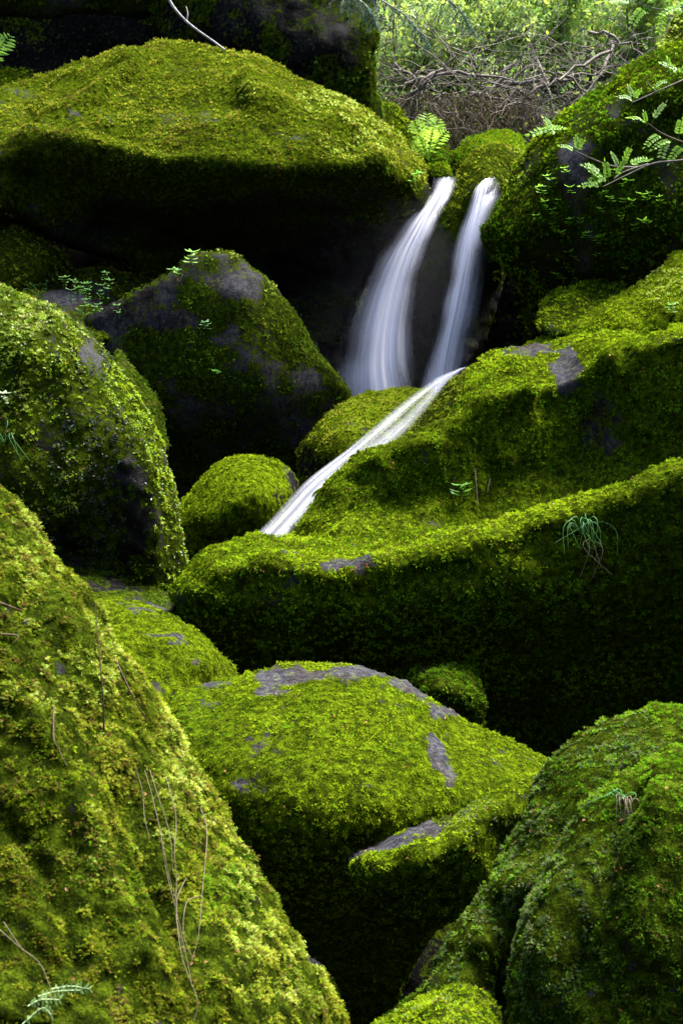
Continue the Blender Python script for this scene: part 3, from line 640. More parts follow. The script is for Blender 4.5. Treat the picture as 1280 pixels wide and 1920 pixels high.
boulder('boulder', 'blunt mossy nose of rock with a bare slab on its tip',
    [(638,1615),(650,1597),(700,1574),(760,1549),(800,1535),(852,1518),(902,1482),(948,1461),(988,1455),(1040,1470),(1060,1540),(1000,1620),(930,1690),(860,1735),(790,1742),(735,1728),(695,1695),(655,1655)],
    [(642,1612,4.12),(700,1577,4.12),(800,1538,4.1),(902,1485,4.08),(988,1458,4.08),(690,1612,3.86),(780,1585,3.78),(860,1560,3.8),(930,1520,3.9),(700,1650,3.84),(780,1640,3.74),(870,1620,3.82),(950,1580,3.98),(760,1700,3.92),(850,1690,3.92)],
    R=20, moss=.95, pal='bright', pal2='deep', leafy=.55, bare=[(715,1578,70,24,1.4),(788,1546,50,17,1.4),(665,1602,26,16,1.3)], droop_nz=.25, back=1.3, velvet=.4, spacing=5.6, size=7, ridges=[([(660,1618),(740,1600),(830,1575),(900,1530),(960,1495)],12,.02)], zones=[(880,1530,70,40,.4,'grey')])
boulder('boulder', 'dark leafy-mossed boulder sloping down behind the big corner boulder',
    [(690,1930),(740,1890),(790,1850),(820,1790),(850,1732),(880,1682),(912,1640),(942,1590),(970,1530),(990,1482),(1022,1440),(1062,1400),(1112,1366),(1160,1346),(1205,1328),(1280,1325),(1400,1315),(1400,1800),(1200,1900),(1000,1980),(900,2060),(680,2060)],
    [(740,1892,3.68),(820,1792,3.74),(880,1685,3.82),(942,1592,3.88),(990,1485,3.97),(1062,1402,4.02),(1160,1348,4.08),(1280,1327,4.08),(1380,1318,4.08),
     (1010,1540,3.78),(1080,1460,3.82),(1180,1400,3.86),(1300,1390,3.86),(950,1660,3.66),(900,1760,3.6),(850,1850,3.55),(980,1640,3.66),(960,1740,3.66),(950,1850,3.68),(1040,1560,3.76),(1120,1470,3.8),(850,1960,3.5),(1000,1900,3.8)],
    R=26, moss=.97, pal='fresh', pal2='deep', zones=[(1000,1600,90,220,.55,'grey'),(1150,1400,140,60,.5,'grey'),(860,1780,60,120,.5,'grey')], leafy=.6, light=[], droop_nz=.5, back=1.7, spacing=5.8, size=9.5, grain=16, style=('frond',.5))
boulder('boulder', 'large leafy-mossed boulder filling the bottom corner, tuft of dry grass on top',
    [(940,2060),(942,1950),(946,1880),(960,1800),(972,1732),(990,1680),(1012,1640),(1040,1590),(1062,1550),(1102,1502),(1150,1462),(1200,1436),(1290,1396),(1420,1350),(1420,2060)],
    [(948,1900,3.3),(975,1725,3.36),(1040,1592,3.42),(1102,1505,3.46),(1200,1439,3.52),(1290,1400,3.6),(1400,1360,3.6),
     (1010,1780,3.24),(1060,1680,3.27),(1120,1590,3.3),(1200,1510,3.34),(1300,1460,3.36),(1030,1880,3.2),(1120,1780,3.19),(1200,1680,3.21),(1300,1600,3.22),(1150,1900,3.15),(1280,1800,3.13),(1300,1950,3.1)],
    R=30, moss=.98, pal='fresh', pal2='deep', zones=[(1060,1640,110,160,.5,'grey'),(1010,1830,70,130,.4,'grey'),(1180,1600,70,60,.4,'deep')], leafy=.6, droop_nz=.62, back=1.5, spacing=5.9, size=10.5, grain=17, ridges=[([(1180,1500),(1130,1600),(1110,1720),(1080,1860)],30,-.05),([(1240,1470),(1220,1600),(1200,1760)],40,.05),([(1040,1640),(1020,1760),(1010,1880)],26,.04)], style=('frond',.6), light=[])
boulder('boulder', 'low mossy hump at the bottom edge under the dark gap',
    [(664,1940),(690,1918),(722,1900),(770,1876),(820,1857),(862,1850),(902,1860),(932,1886),(948,1922),(960,2060),(650,2060)],
    [(690,1922,3.45),(770,1880,3.45),(862,1853,3.45),(935,1892,3.4),(800,1910,3.2),(880,1905,3.2),(800,1980,3.1)], R=26, moss=.97, pal='bright', pal2='grey', leafy=.4, spacing=6, size=10)
boulder('boulder', 'black wet rock deep in the gap at the bottom',
    [(600,1680),(760,1660),(900,1620),(990,1680),(980,1900),(900,2040),(640,2060),(560,1900)],
    [(640,1720,5.2),(900,1680,5.2),(760,1800,5.0),(900,1850,5.0),(700,1950,4.95)], R=24, moss=.25, pal='deep', pal2='deep', wet_shade=[(760,1850,400,400,1)], step=14, back=.6)  # added rock; its blackness stands in for deep shade in the gap
boulder('stone', 'dark wet stone peeping out under the near slope',
    [(540,1760),(570,1778),(602,1805),(632,1845),(650,1890),(660,2000),(560,2000)],
    [(560,1775,3.75),(632,1848,3.75),(655,1940,3.75),(600,1860,3.55),(610,1950,3.5)], R=18, moss=.7, pal='bright', bare=[(590,1800,40,12,.8)], wet_shade=[(590,1800,60,30,.7)], spacing=6, cat='stone')
boulder('boulder', 'near slope of thick feathery moss with dry stems, filling the bottom left',
    [(-160,820),(-60,870),(0,915),(40,955),(78,1008),(112,1050),(150,1082),(180,1115),(202,1160),(226,1200),(256,1246),(286,1290),(306,1330),(330,1372),(347,1420),(380,1468),(412,1512),(440,1560),(466,1602),(490,1648),(520,1690),(550,1740),(580,1792),(610,1842),(636,1882),(655,1935),(668,2060),(-160,2060)],
    [(-100,850,3.65),(0,917,3.6),(112,1052,3.55),(202,1162,3.52),(286,1292,3.48),(347,1422,3.42),(440,1562,3.36),(550,1742,3.28),(640,1890,3.2),
     (-60,980,3.35),(40,1060,3.28),(130,1170,3.22),(200,1280,3.18),(260,1400,3.12),(330,1530,3.07),(410,1660,3.02),(490,1780,2.98),(570,1900,2.92),
     (-60,1200,3.08),(60,1280,3.02),(150,1420,2.95),(230,1560,2.9),(320,1700,2.85),(420,1840,2.8),(-60,1450,2.88),(60,1520,2.82),(150,1660,2.76),(260,1820,2.7),(-60,1700,2.7),(60,1800,2.64),(150,1920,2.58),(400,1980,2.72),(-60,1950,2.5)],
    R=22, moss=1.12, pal='olive', pal2='bright', style=('frond',.72), leafy=.05, droop_nz=-.2, bare=[(30,1140,40,20,.6),(20,1180,25,14,.6),(60,1350,40,30,.4),(230,1860,40,20,.6),(190,1500,30,20,.4)], spacing=5.6, size=12, lump=1.6, rust=.09, grain=24, zones=[(100,1480,120,90,.7,'bright'),(420,1660,50,90,.7,'fresh'),(200,1650,100,80,.5,'fresh'),(60,1180,80,60,.5,'bright')], ridges=[([(0,1010),(120,1150),(230,1330),(330,1500)],26,.02),([(40,1130),(150,1300),(230,1470),(300,1640),(380,1800)],22,-.025),([(-40,1200),(90,1400),(180,1600),(270,1790)],28,.025),([(250,1440),(290,1560),(330,1700),(350,1850)],16,-.035),([(400,1560),(440,1680),(520,1830)],22,.025),([(-20,1500),(80,1640),(150,1800)],24,-.02)], light=[(60,1250,120,160,.4),(330,1450,60,170,.55),(470,1660,60,170,.55),(190,1200,60,110,.6),(60,1020,80,80,.5),(560,1830,50,80,.5),(120,1600,100,100,.25)])
BUFM = BUF.copy()
for _dx in (-1, 0, 1):
    for _dy in (-1, 0, 1):
        BUFM = np.maximum(BUFM * 0, np.minimum(BUFM, np.roll(BUF, (_dx, _dy), (0, 1))))
for job in LATER: job()
# ------------------------------------------------------------------ ravine floor and banks, with a rise added behind the camera
def ground_z(x, y):
    base = np.interp(y, [-60, -30, -8, -2, 3, 5, 7, 9, 11.2, 11.9, 13, 15, 20, 40, 80], [12, 10, 3.2, -0.5, -0.9, -0.9, -0.5, 0.1, 0.8, 1.9, 3.0, 4.6, 7.5, 17, 34])  # rise behind the camera is added to keep front faces dark
    ax = np.abs(x)
    side = np.maximum(0, ax - 0.8 - 0.215 * np.clip(y, 0, 14)) * 1.15
    side = np.minimum(side, 16 + 0.3 * ax)
    return base + side
xs = np.concatenate([np.arange(-60, -8, 2.0), np.arange(-8, 8, 0.16), np.arange(8, 61, 2.0)])
ys = np.concatenate([np.arange(-60, -2, 2.0), np.arange(-2, 20, 0.16), np.arange(20, 81, 2.0)])
GX, GY = np.meshgrid(xs, ys, indexing='ij')
gv = np.stack([GX, GY, ground_z(GX, GY)], -1).reshape(-1, 3)
gv[:, 2] += 0.10 * fbm(gv, 1.1, 3, 50) + 0.04 * fbm(gv, 5, 2, 51)
gi = np.arange(len(gv)).reshape(len(xs), len(ys))
gf = np.stack([gi[:-1, :-1], gi[1:, :-1], gi[1:, 1:], gi[:-1, 1:]], -1).reshape(-1, 4)
tag(mesh_np('ground', gv, gf, M_SOIL, smooth=True), 'dark forest soil of the ravine floor and banks, with an added rise behind the camera', kind='structure')

# ------------------------------------------------------------------ surface lookup and small mesh builders
from mathutils.bvhtree import BVHTree
_TREES = {}
def surf(key, px, py):
    """point and normal on the stone whose label starts with key, seen at picture position px, py"""
    lab = [l for l in BOULDERS if l.startswith(key)][0]
    if lab not in _TREES:
        V, F = BOULDERS[lab]; _TREES[lab] = BVHTree.FromPolygons([tuple(v) for v in V], [tuple(f) for f in F.tolist()])
    d = Vector(P(px, py, 1.0) - CAM).normalized()
    h = _TREES[lab].ray_cast(Vector(CAM), d)
    if h[0] is None:
        return None, None
    return np.array(h[0]), np.array(h[1])

class MB:
    def __init__(s): s.V = []; s.F = []; s.C = []; s.n = 0
    def add(s, v, f, c=None):
        v = np.asarray(v, float); f = np.asarray(f, int)
        if f.shape[1] == 4: f = np.concatenate([f[:, :3], f[:, [0, 2, 3]]])
        s.V.append(v); s.F.append(f + s.n); s.n += len(v)
        s.C.append(np.tile(np.r_[c if c is not None else (1, 1, 1), 1.0], (len(v), 1)))
    def tube(s, pts, r0, r1=None, sides=4, c=None):
        p = np.asarray(pts, float); n = len(p); r1 = r0 if r1 is None else r1
        rad = np.linspace(r0, r1, n) if np.isscalar(r0) else np.asarray(r0)
        t = np.gradient(p, axis=0); t /= np.linalg.norm(t, axis=1, keepdims=True) + 1e-9
        ref = np.array([0.31, 0.2, 0.93]) if abs(t[:, 2]).mean() < .8 else np.array([1.0, .1, 0])
        a = np.cross(t, ref); a /= np.linalg.norm(a, axis=1, keepdims=True) + 1e-9; b = np.cross(t, a)
        an = np.arange(sides) * 2 * math.pi / sides
        ring = p[:, None] + rad[:, None, None] * (np.cos(an)[None, :, None] * a[:, None] + np.sin(an)[None, :, None] * b[:, None])
        i = np.arange(n * sides).reshape(n, sides); j = np.roll(i, -1, 1)
        f = np.stack([i[:-1], j[:-1], j[1:], i[1:]], -1).reshape(-1, 4)
        s.add(ring.reshape(-1, 3), f, c)
        s.add(ring[-1], [[0, k, k + 1] for k in range(1, sides - 1)], c)
    def leaf(s, o, d, side, l, w, c=None, fold=0.12):
        """a pointed leaf from o along d: six points, folded at the midrib"""
        d = np.asarray(d, float); d = d / (np.linalg.norm(d) + 1e-9); side = np.asarray(side, float)
        side = side - d * (side @ d); side = side / (np.linalg.norm(side) + 1e-9); up = np.cross(d, side)
        o = np.asarray(o, float)
        v = [o, o + d * l * .35 + side * w * .5 + up * w * fold, o + d * l * .7 + side * w * .38 + up * w * fold, o + d * l - up * l * .06,
             o + d * l * .7 - side * w * .38 + up * w * fold, o + d * l * .35 - side * w * .5 + up * w * fold, o + d * l * .5 - up * w * .03]
        s.add(v, [[0, 1, 6], [1, 2, 6], [2, 3, 6], [3, 4, 6], [4, 5, 6], [5, 0, 6]], c)
    def obj(s, name, mat, parent=None, loc=None, smooth=False):
        V = np.concatenate(s.V); F = np.concatenate(s.F); C = np.concatenate(s.C)
        TRIS[0] += len(F)
        if parent is not None:
            V = V - np.array(parent.matrix_world.translation if parent.parent else parent.location)
        return mesh_np(name, V, F, mat, parent, loc, smooth, {'col': ('FLOAT_COLOR', C)})

def curve(pts, n=14):
    p = np.asarray(pts, float)
    if len(p) == 2: return p[0] + (p[1] - p[0]) * np.linspace(0, 1, n)[:, None]
    q = np.concatenate([[2 * p[0] - p[1]], p, [2 * p[-1] - p[-2]]]); out = []
    m = len(p) - 1
    for t in np.linspace(0, m - 1e-6, n):
        i = int(t); f = t - i; a, b, c, d = q[i:i + 4]
        out.append(.5 * (2 * b + (c - a) * f + (2 * a - 5 * b + 4 * c - d) * f * f + (3 * b - a - 3 * c + d) * f ** 3))
    return np.array(out)

M_LEAF = mat_leafy('green_leaf', trans=0.45, gloss=0.05, rough=0.4)
M_BARK = mat_simple('grey_bark', (0.10, 0.085, 0.075), (0.30, 0.26, 0.24), 60, 0.85, 0.5, 0.004)
M_DRY = mat_leafy('dry_straw', const=(0.13, 0.10, 0.065), trans=0.2, gloss=0.05)
M_REDBROWN = mat_leafy('fallen_leaf', trans=0.3, gloss=0.1)

# ------------------------------------------------------------------ water
def mat_water():
    m, nt, out = new_mat('silky_falling_water'); L = nt.links.new
    fl = N(nt, 'Attribute', attribute_name='flow'); de = N(nt, 'Attribute', attribute_name='dens')
    def streak(su, sv, detail):
        mp = N(nt, 'Mapping'); mp.inputs['Scale'].default_value = (su, sv, 1); L(fl.outputs['Vector'], mp.inputs['Vector'])
        return noise(nt, mp.outputs[0], 1.0, detail, 0.6)
    s1 = streak(30, 0.4, 2); s2 = streak(7, 0.4, 1)
    ad = N(nt, 'Math', operation='ADD'); L(s1.outputs[0], ad.inputs[0]); L(s2.outputs[0], ad.inputs[1])
    c = N(nt, 'Math', operation='MULTIPLY_ADD'); L(ad.outputs[0], c.inputs[0]); c.inputs[1].default_value = 0.55; c.inputs[2].default_value = -0.60
    d2 = N(nt, 'Math', operation='MULTIPLY_ADD'); L(de.outputs['Fac'], d2.inputs[0]); d2.inputs[1].default_value = 1.0; L(c.outputs[0], d2.inputs[2])
    # alpha = dens * (dens + streaks): edges fray into threads, the body stays whole
    al = N(nt, 'Math', operation='MULTIPLY'); al.use_clamp = True
    cl = N(nt, 'Clamp'); L(d2.outputs[0], cl.inputs[0]); L(cl.outputs[0], al.inputs[0]); L(de.outputs['Fac'], al.inputs[1])
    d = N(nt, 'BsdfDiffuse'); d.inputs[0].default_value = (0.58, 0.58, 0.67, 1)
    t = N(nt, 'BsdfTranslucent'); t.inputs[0].default_value = (0.58, 0.58, 0.70, 1)
    g = N(nt, 'BsdfGlossy'); g.inputs['Roughness'].default_value = 0.3
    m1 = N(nt, 'MixShader'); m1.inputs[0].default_value = 0.45; L(d.outputs[0], m1.inputs[1]); L(t.outputs[0], m1.inputs[2])
    m2 = N(nt, 'MixShader'); m2.inputs[0].default_value = 0.06; L(m1.outputs[0], m2.inputs[1]); L(g.outputs[0], m2.inputs[2])
    tr = N(nt, 'BsdfTransparent'); mx = N(nt, 'MixShader'); L(al.outputs[0], mx.inputs[0]); L(tr.outputs[0], mx.inputs[1]); L(m2.outputs[0], mx.inputs[2])
    bp = N(nt, 'Bump'); bp.inputs['Strength'].default_value = 0.5; bp.inputs['Distance'].default_value = 0.02; L(ad.outputs[0], bp.inputs['Height'])
    L(bp.outputs[0], d.inputs['Normal']); L(bp.outputs[0], g.inputs['Normal'])
    L(mx.outputs[0], out.inputs[0])
    return m
M_WATER = mat_water()
def mat_spray():
    m, nt, out = new_mat('water_thread'); L = nt.links.new
    d = N(nt, 'BsdfDiffuse'); d.inputs[0].default_value = (0.8, 0.8, 0.88, 1); t = N(nt, 'BsdfTranslucent'); t.inputs[0].default_value = (0.8, 0.8, 0.9, 1)
    a = N(nt, 'MixShader'); a.inputs[0].default_value = .5; L(d.outputs[0], a.inputs[1]); L(t.outputs[0], a.inputs[2]); L(a.outputs[0], out.inputs[0])
    return m
M_SPRAY = mat_spray()

def water_sheet(name, label, rows, bulge=0.06, thick=0.05, nu=40, nv=90, soft=(.3, .3), fade=(0.0, 0.0), strands=80, seed=1, rmax=0.0006, cat='waterfall', over=(.12, .1), body=1.0, thin=0.0):
    """a falling or sliding body of water: rows = (xl, yl, dl, xr, yr, dr) along the flow; front and back skin, fraying sides"""
    r = np.random.default_rng(seed)
    R_ = np.array(rows, float); Lp = P(R_[:, 0], R_[:, 1], R_[:, 2]); Rp = P(R_[:, 3], R_[:, 4], R_[:, 5])
    Lc, Rc = curve(Lp, nv), curve(Rp, nv)
    u = np.linspace(0, 1, nu); v = np.linspace(0, 1, nv); U, Vv = np.meshgrid(u, v)
    length = np.r_[0, np.cumsum(np.linalg.norm(np.diff((Lc + Rc) / 2, axis=0), axis=1))]
    base = Lc[:, None] * (1 - u)[None, :, None] + Rc[:, None] * u[None, :, None]
    across = Rc - Lc; along = np.gradient((Lc + Rc) / 2, axis=0); nn = np.cross(across, along); nn /= np.linalg.norm(nn, axis=1, keepdims=True) + 1e-9
    if nn[:, 1].mean() > 0: nn = -nn
    prof = np.sqrt(np.clip(4 * U * (1 - U), 0, 1))
    rid = vnoise(np.stack([U * 14, Vv * 1.2, U * 0 + seed], -1), seed) * .35 + vnoise(np.stack([U * 34, Vv * 1.6, U * 0], -1), seed + 3) * .2
    front = base + nn[:, None] * (bulge * prof * (1 + rid) * sstep(0, .3, Vv))[..., None]
    rear = base - nn[:, None] * (thick * prof * sstep(0, .3, Vv))[..., None]
    V = np.concatenate([front.reshape(-1, 3), rear.reshape(-1, 3)])
    i = np.arange(nu * nv).reshape(nv, nu); f = np.stack([i[:-1, :-1], i[:-1, 1:], i[1:, 1:], i[1:, :-1]], -1).reshape(-1, 4)
    F = np.concatenate([f, f[:, ::-1] + nu * nv])
    e0 = vnoise(np.stack([Vv * 5, Vv * 0 + seed, Vv * 0], -1), seed) * .10 + vnoise(np.stack([Vv * 13, Vv * 0, Vv * 0 + seed], -1), seed + 1) * .06
    e1 = vnoise(np.stack([Vv * 6, Vv * 0 + seed + 3, Vv * 0], -1), seed + 2) * .10 + vnoise(np.stack([Vv * 15, Vv * 0, Vv * 0 + seed], -1), seed + 5) * .06
    dens = sstep(0, soft[0], U + e0 * (1 - U)) * sstep(0, soft[1], 1 - U + e1 * U)      # uneven, feathered sides
    if thin: dens = dens * (1 - thin * sstep(.3, .75, U) * sstep(.7, .2, Vv))     # a thinner film over the rock on its far side
    if fade[0]: dens = dens * sstep(0, fade[0], Vv)
    if fade[1]: dens = dens * sstep(0, fade[1], 1 - Vv)
    dens = np.r_[dens.ravel(), dens.ravel()] * body
    flow = np.stack([np.r_[U.ravel(), U.ravel() + 3.3], np.r_[np.repeat(length, nu)] .repeat(1) if False else np.tile(np.repeat(length, nu), 2), np.full(2 * nu * nv, seed * 1.7)], -1)
    loc = V.mean(0).copy(); loc[2] = V[:, 2].min()
    ob = mesh_np(name, V, F, M_WATER, None, loc, True, {'flow': ('FLOAT_VECTOR', flow), 'dens': ('FLOAT', dens)})
    tag(ob, label, cat, kind='structure')
    TRIS[0] += 2 * len(F)
    if not strands: return ob
    mb = MB()
    for k in range(strands):
        uu = r.uniform(-over[0], 1 + over[1]); dr = r.normal(0, .10); v0 = r.uniform(0, .6); v1 = min(1, v0 + r.uniform(.2, .6))
        n = 14; vs = np.linspace(v0, v1, n); us = uu + dr * (vs - v0)
        jj = np.clip((vs * (nv - 1)).astype(int), 0, nv - 1)
        p = Lc[jj] * (1 - us)[:, None] + Rc[jj] * us[:, None] + nn[jj] * (bulge * np.sqrt(np.clip(4 * us * (1 - us), 0, 1)) * 1.1 + r.uniform(-.01, .03))[:, None]
        rad = np.sin(np.linspace(.05, math.pi - .05, n)) * r.uniform(.3, 1) * rmax
        mb.tube(p, rad, sides=3)
    tag(mb.obj('water_thread', M_SPRAY, ob), kind='stuff')
    return ob

water_sheet('waterfall', 'wide veil of white water falling from the gap beside the overhanging boulder',
    [(800,331,10.6,866,331,10.6),(800,338,9.85,864,338,9.85),(800,360,9.64,850,362,9.64),(780,392,9.5,832,396,9.52),(744,430,9.38,814,432,9.42),(704,470,9.28,798,474,9.36),(672,515,9.2,786,520,9.32),(644,570,9.14,778,575,9.28),(624,630,9.1,774,632,9.24),(608,690,9.08,782,690,9.2),(596,760,9.06,806,750,9.18)],
    soft=(.62, .42), fade=(.2, 0), strands=0, seed=4, bulge=.07, nu=60)
water_sheet('waterfall', 'narrow column of white water falling right of the divider rock',
    [(903,338,10.2,952,338,10.1),(896,345,9.66,948,343,9.56),(886,362,9.48,948,356,9.42),(866,405,9.36,938,402,9.34),(844,460,9.28,930,455,9.28),(826,530,9.22,918,530,9.24),(810,600,9.18,905,600,9.2),(794,665,9.14,890,660,9.18),(778,745,9.12,880,740,9.16)],
    soft=(.36, .65), fade=(.24, 0), strands=0, seed=9, bulge=.06, nu=60)
water_sheet('stream_chute', 'white water sliding down the mossy chute between the boulders',
    [(856,692,8.3,890,684,8.25),(812,710,8.02,858,712,7.92),(766,744,7.85,828,750,7.72),(724,780,7.72,792,788,7.58),(684,816,7.6,748,826,7.43),(646,850,7.5,698,868,7.3),(604,882,7.4,656,902,7.18),(562,914,7.3,620,940,7.08),(520,958,7.18,586,982,6.97),(482,1000,7.05,552,1018,6.87),(462,1025,6.98,532,1040,6.8)],
    soft=(.45, .35), strands=0, seed=14, bulge=.035, cat='stream', nu=50, body=.68, thin=.95)
# fine spray hanging in the hollow at the foot of the falls
def mist(label, px, py, d, rx, ry, rz, dens):
    m, nt, out = new_mat('spray_mist'); v = N(nt, 'VolumePrincipled'); v.inputs['Color'].default_value = (0.86, 0.84, 0.98, 1)
    v.inputs['Density'].default_value = dens; v.inputs['Anisotropy'].default_value = 0.2; nt.links.new(v.outputs[0], out.inputs['Volume'])
    th = np.linspace(0, math.pi, 17); ph = np.linspace(0, 2 * math.pi, 24, endpoint=False); c = PT(px, py, d)
    V = np.array([[rx * math.sin(t) * math.cos(p), ry * math.sin(t) * math.sin(p), rz * math.cos(t)] for t in th for p in ph]) + c
    i = np.arange(17 * 24).reshape(17, 24); j = np.roll(i, -1, 1); f = np.stack([i[:-1], i[1:], j[1:], j[:-1]], -1).reshape(-1, 4)
    tag(mesh_np('mist', V, f, m, None, c), label, kind='stuff')
mist('faint spray mist hanging round the foot of the wide veil', 660, 600, 9.3, .75, .4, .8, .022)

# ------------------------------------------------------------------ brush bank behind the falls
M_TWIG = mat_simple('dead_twig', (0.045, 0.036, 0.028), (0.20, 0.17, 0.145), 40, 0.8, 0.4, 0.003)
def wander(p0, d0, length, n, wob, grav, r):
    p = np.array(p0, float); d = np.array(d0, float); d /= np.linalg.norm(d); out = [p.copy()]
    for i in range(n):
        d = d + r.normal(0, wob, 3) + np.array([0, 0, grav]); d /= np.linalg.norm(d)
        p = p + d * length / n; out.append(p.copy())
    return np.array(out)
rb = np.random.default_rng(31)
spots = [((735,120),(870,235)),((905,135),(1020,265)),((760,160),(960,150)),((930,160),(1130,130)),((1000,110),(1040,250)),((1140,95),(1020,170)),((720,230),(850,110)),((880,175),(1010,215)),((1100,60),(1220,120)),((960,120),(900,235)),((1060,150),(970,245)),((830,130),(760,250)),((1150,80),(1060,215)),((1010,160),(1120,190))]
for (a, b) in spots:
    da = rb.uniform(11.6, 12.3); db = da - rb.uniform(0, .5)
    p = curve([PT(*a, da), PT((a[0] + b[0]) / 2 + rb.uniform(-25, 25), (a[1] + b[1]) / 2 + rb.uniform(-30, 10), (da + db) / 2 - .1), PT(*b, db)], 12) + rb.normal(0, .012, (12, 3))
    root = tag(empty('bare_branch', p[0]), 'crooked bare grey branch in the tangle behind the falls', 'branch', 'bare branches tangled under the shrubs')
    mb = MB(); mb.tube(p, rb.uniform(.012, .024), .006, 5); mb.obj('limb', M_TWIG, root, smooth=True)
    mb = MB()
    for k in range(5):
        i = rb.integers(2, 11); w = wander(p[i], rb.normal(0, 1, 3) * [1, .4, .8], rb.uniform(.15, .5), 7, .35, -.05, rb); mb.tube(w, .005, .0018, 4)
    tag(mb.obj('side_twigs', M_TWIG, root, smooth=True), kind='stuff')
mb = MB()
for k in range(420):
    px, py = rb.uniform(715, 1230), rb.uniform(70, 262)
    if py > 250 - .55 * max(0, px - 1000) : continue
    w = wander(PT(px, py, rb.uniform(11.3, 12.6)), [rb.normal(0, 1), rb.normal(0, .3), rb.normal(0, .6)], rb.uniform(.25, .9), 9, .28, rb.uniform(-.10, .06), rb)
    mb.tube(w, rb.uniform(.0016, .0055), .001, 4)
tag(mb.obj('brushwood', M_TWIG, smooth=True), 'tangle of thin bare twigs on the bank', kind='stuff')
# dry grass and litter low on the bank
mb = MB()
for k in range(1500):
    px, py = rb.uniform(712, 1010), rb.uniform(170, 285)
    o = PT(px, py, rb.uniform(11.4, 12.2)); w = wander(o, [rb.normal(0, .5), rb.normal(0, .4), rb.uniform(-1, .6)], rb.uniform(.08, .3), 4, .25, -.25, rb)
    g = rb.uniform(.6, 1.3); mb.tube(w, .003, .001, 3, np.array([.12, .09, .05]) * g)
tag(mb.obj('dry_grass', mat_leafy('withered_blade', trans=.2, gloss=.04)), 'withered grass hanging on the bank under the brushwood', kind='stuff')

def shrub(label, px, py, d, rx, ry, nleaf, cols, size, seed, nstem=7):
    r = np.random.default_rng(seed); c = PT(px, py, d); k = d / FPX
    base = c + np.array([r.uniform(-.1, .1), .1, -ry * k * 1.2])
    root = tag(empty('shrub', base), label, 'shrub', 'shrubs on the bank behind the falls')
    ms, ml = MB(), MB(); tips = []
    for i in range(nstem):
        tgt = c + np.array([r.uniform(-.9, .9) * rx * k, r.uniform(-.35, .35), r.uniform(-.3, .9) * ry * k])
        w = curve([base + r.normal(0, .05, 3), (base + tgt) / 2 + r.normal(0, .12, 3), tgt], 10); ms.tube(w, .012, .003, 4)
        for q in range(10):
            j = r.integers(3, 10); t = wander(w[j], r.normal(0, 1, 3), r.uniform(.1, .35), 5, .3, .02, r); ms.tube(t, .004, .0012, 3); tips += [t[-1], t[3], t[2]]
    tips = np.array(tips)
    for i in range(nleaf):
        o = tips[r.integers(len(tips))] + r.normal(0, .05, 3)
        col = np.array(cols[r.integers(len(cols))]) * r.uniform(.7, 1.3)
        d_ = r.normal(0, 1, 3) + [0, 0, .4]; l = size * r.uniform(.6, 1.6)
        s_ = np.cross(d_, r.normal(0, 1, 3)); s_ /= np.linalg.norm(s_) + 1e-9; d_ /= np.linalg.norm(d_)
        ml.add([o, o + d_ * l * .5 + s_ * l * .25, o + d_ * l, o + d_ * l * .5 - s_ * l * .25], [[0, 1, 2], [0, 2, 3]], col)
    ms.obj('stems', M_TWIG, root); tag(ml.obj('leaves', M_LEAF, root), kind='stuff')
GG, YG, FG_ = (.19, .28, .09), (.36, .46, .07), (.17, .33, .05)
shrub('grey-green shrub beside the dark rock face', 770, 60, 12.6, 70, 70, 2600, [GG, GG, YG], .045, 1)
shrub('yellow-budded shrub above the fern', 850, 30, 13.0, 80, 60, 2600, [GG, YG, YG], .045, 2)
shrub('tall pale shrub in the middle of the bank', 935, 40, 12.8, 80, 70, 2800, [GG, GG, YG], .04, 3)
shrub('bushy shrub with fresh yellow leaves above the longest branches', 1020, 25, 12.9, 80, 60, 2600, [YG, GG, FG_], .045, 4)
shrub('sparse shrub over the slanting boulder shoulder', 1110, 40, 13.2, 80, 60, 1800, [YG, GG], .04, 5)
shrub('bright shrub by the upper corner', 1200, 15, 13.0, 80, 60, 2200, [FG_, YG, GG], .05, 6)
shrub('low leafy shrub peeping between the branches', 820, 125, 12.9, 90, 40, 1200, [GG, YG], .035, 7)
shrub('thin leafy shrub growing through the middle of the tangle', 930, 150, 12.2, 120, 50, 700, [GG, FG_, YG], .03, 9)
shrub('leafy sprawling shrub low beside the dark rock face', 760, 190, 12.1, 60, 50, 600, [FG_, GG], .03, 10)
shrub('low thin shrub behind the tangle', 1050, 110, 13.0, 110, 45, 1000, [GG, FG_], .035, 8)
mb = MB()
for k in range(22000):
    x, y = rb.uniform(-1.5, 5), rb.uniform(12.2, 19)
    o = np.array([x, y, 0]); o[2] = ground_z(np.array(x), np.array(y)) + rb.uniform(0, .55)
    d_ = rb.normal(0, 1, 3); d_ /= np.linalg.norm(d_); s_ = np.cross(d_, rb.normal(0, 1, 3)); s_ /= np.linalg.norm(s_); l = rb.uniform(.03, .08)
    mb.add([o, o + d_ * l * .5 + s_ * l * .3, o + d_ * l, o + d_ * l * .5 - s_ * l * .3], [[0, 1, 2], [0, 2, 3]], np.array([GG, YG, FG_][rb.integers(3)]) * rb.uniform(.6, 1.2))
tag(mb.obj('undergrowth', M_LEAF), 'leafy undergrowth covering the bank behind the shrubs', kind='stuff')

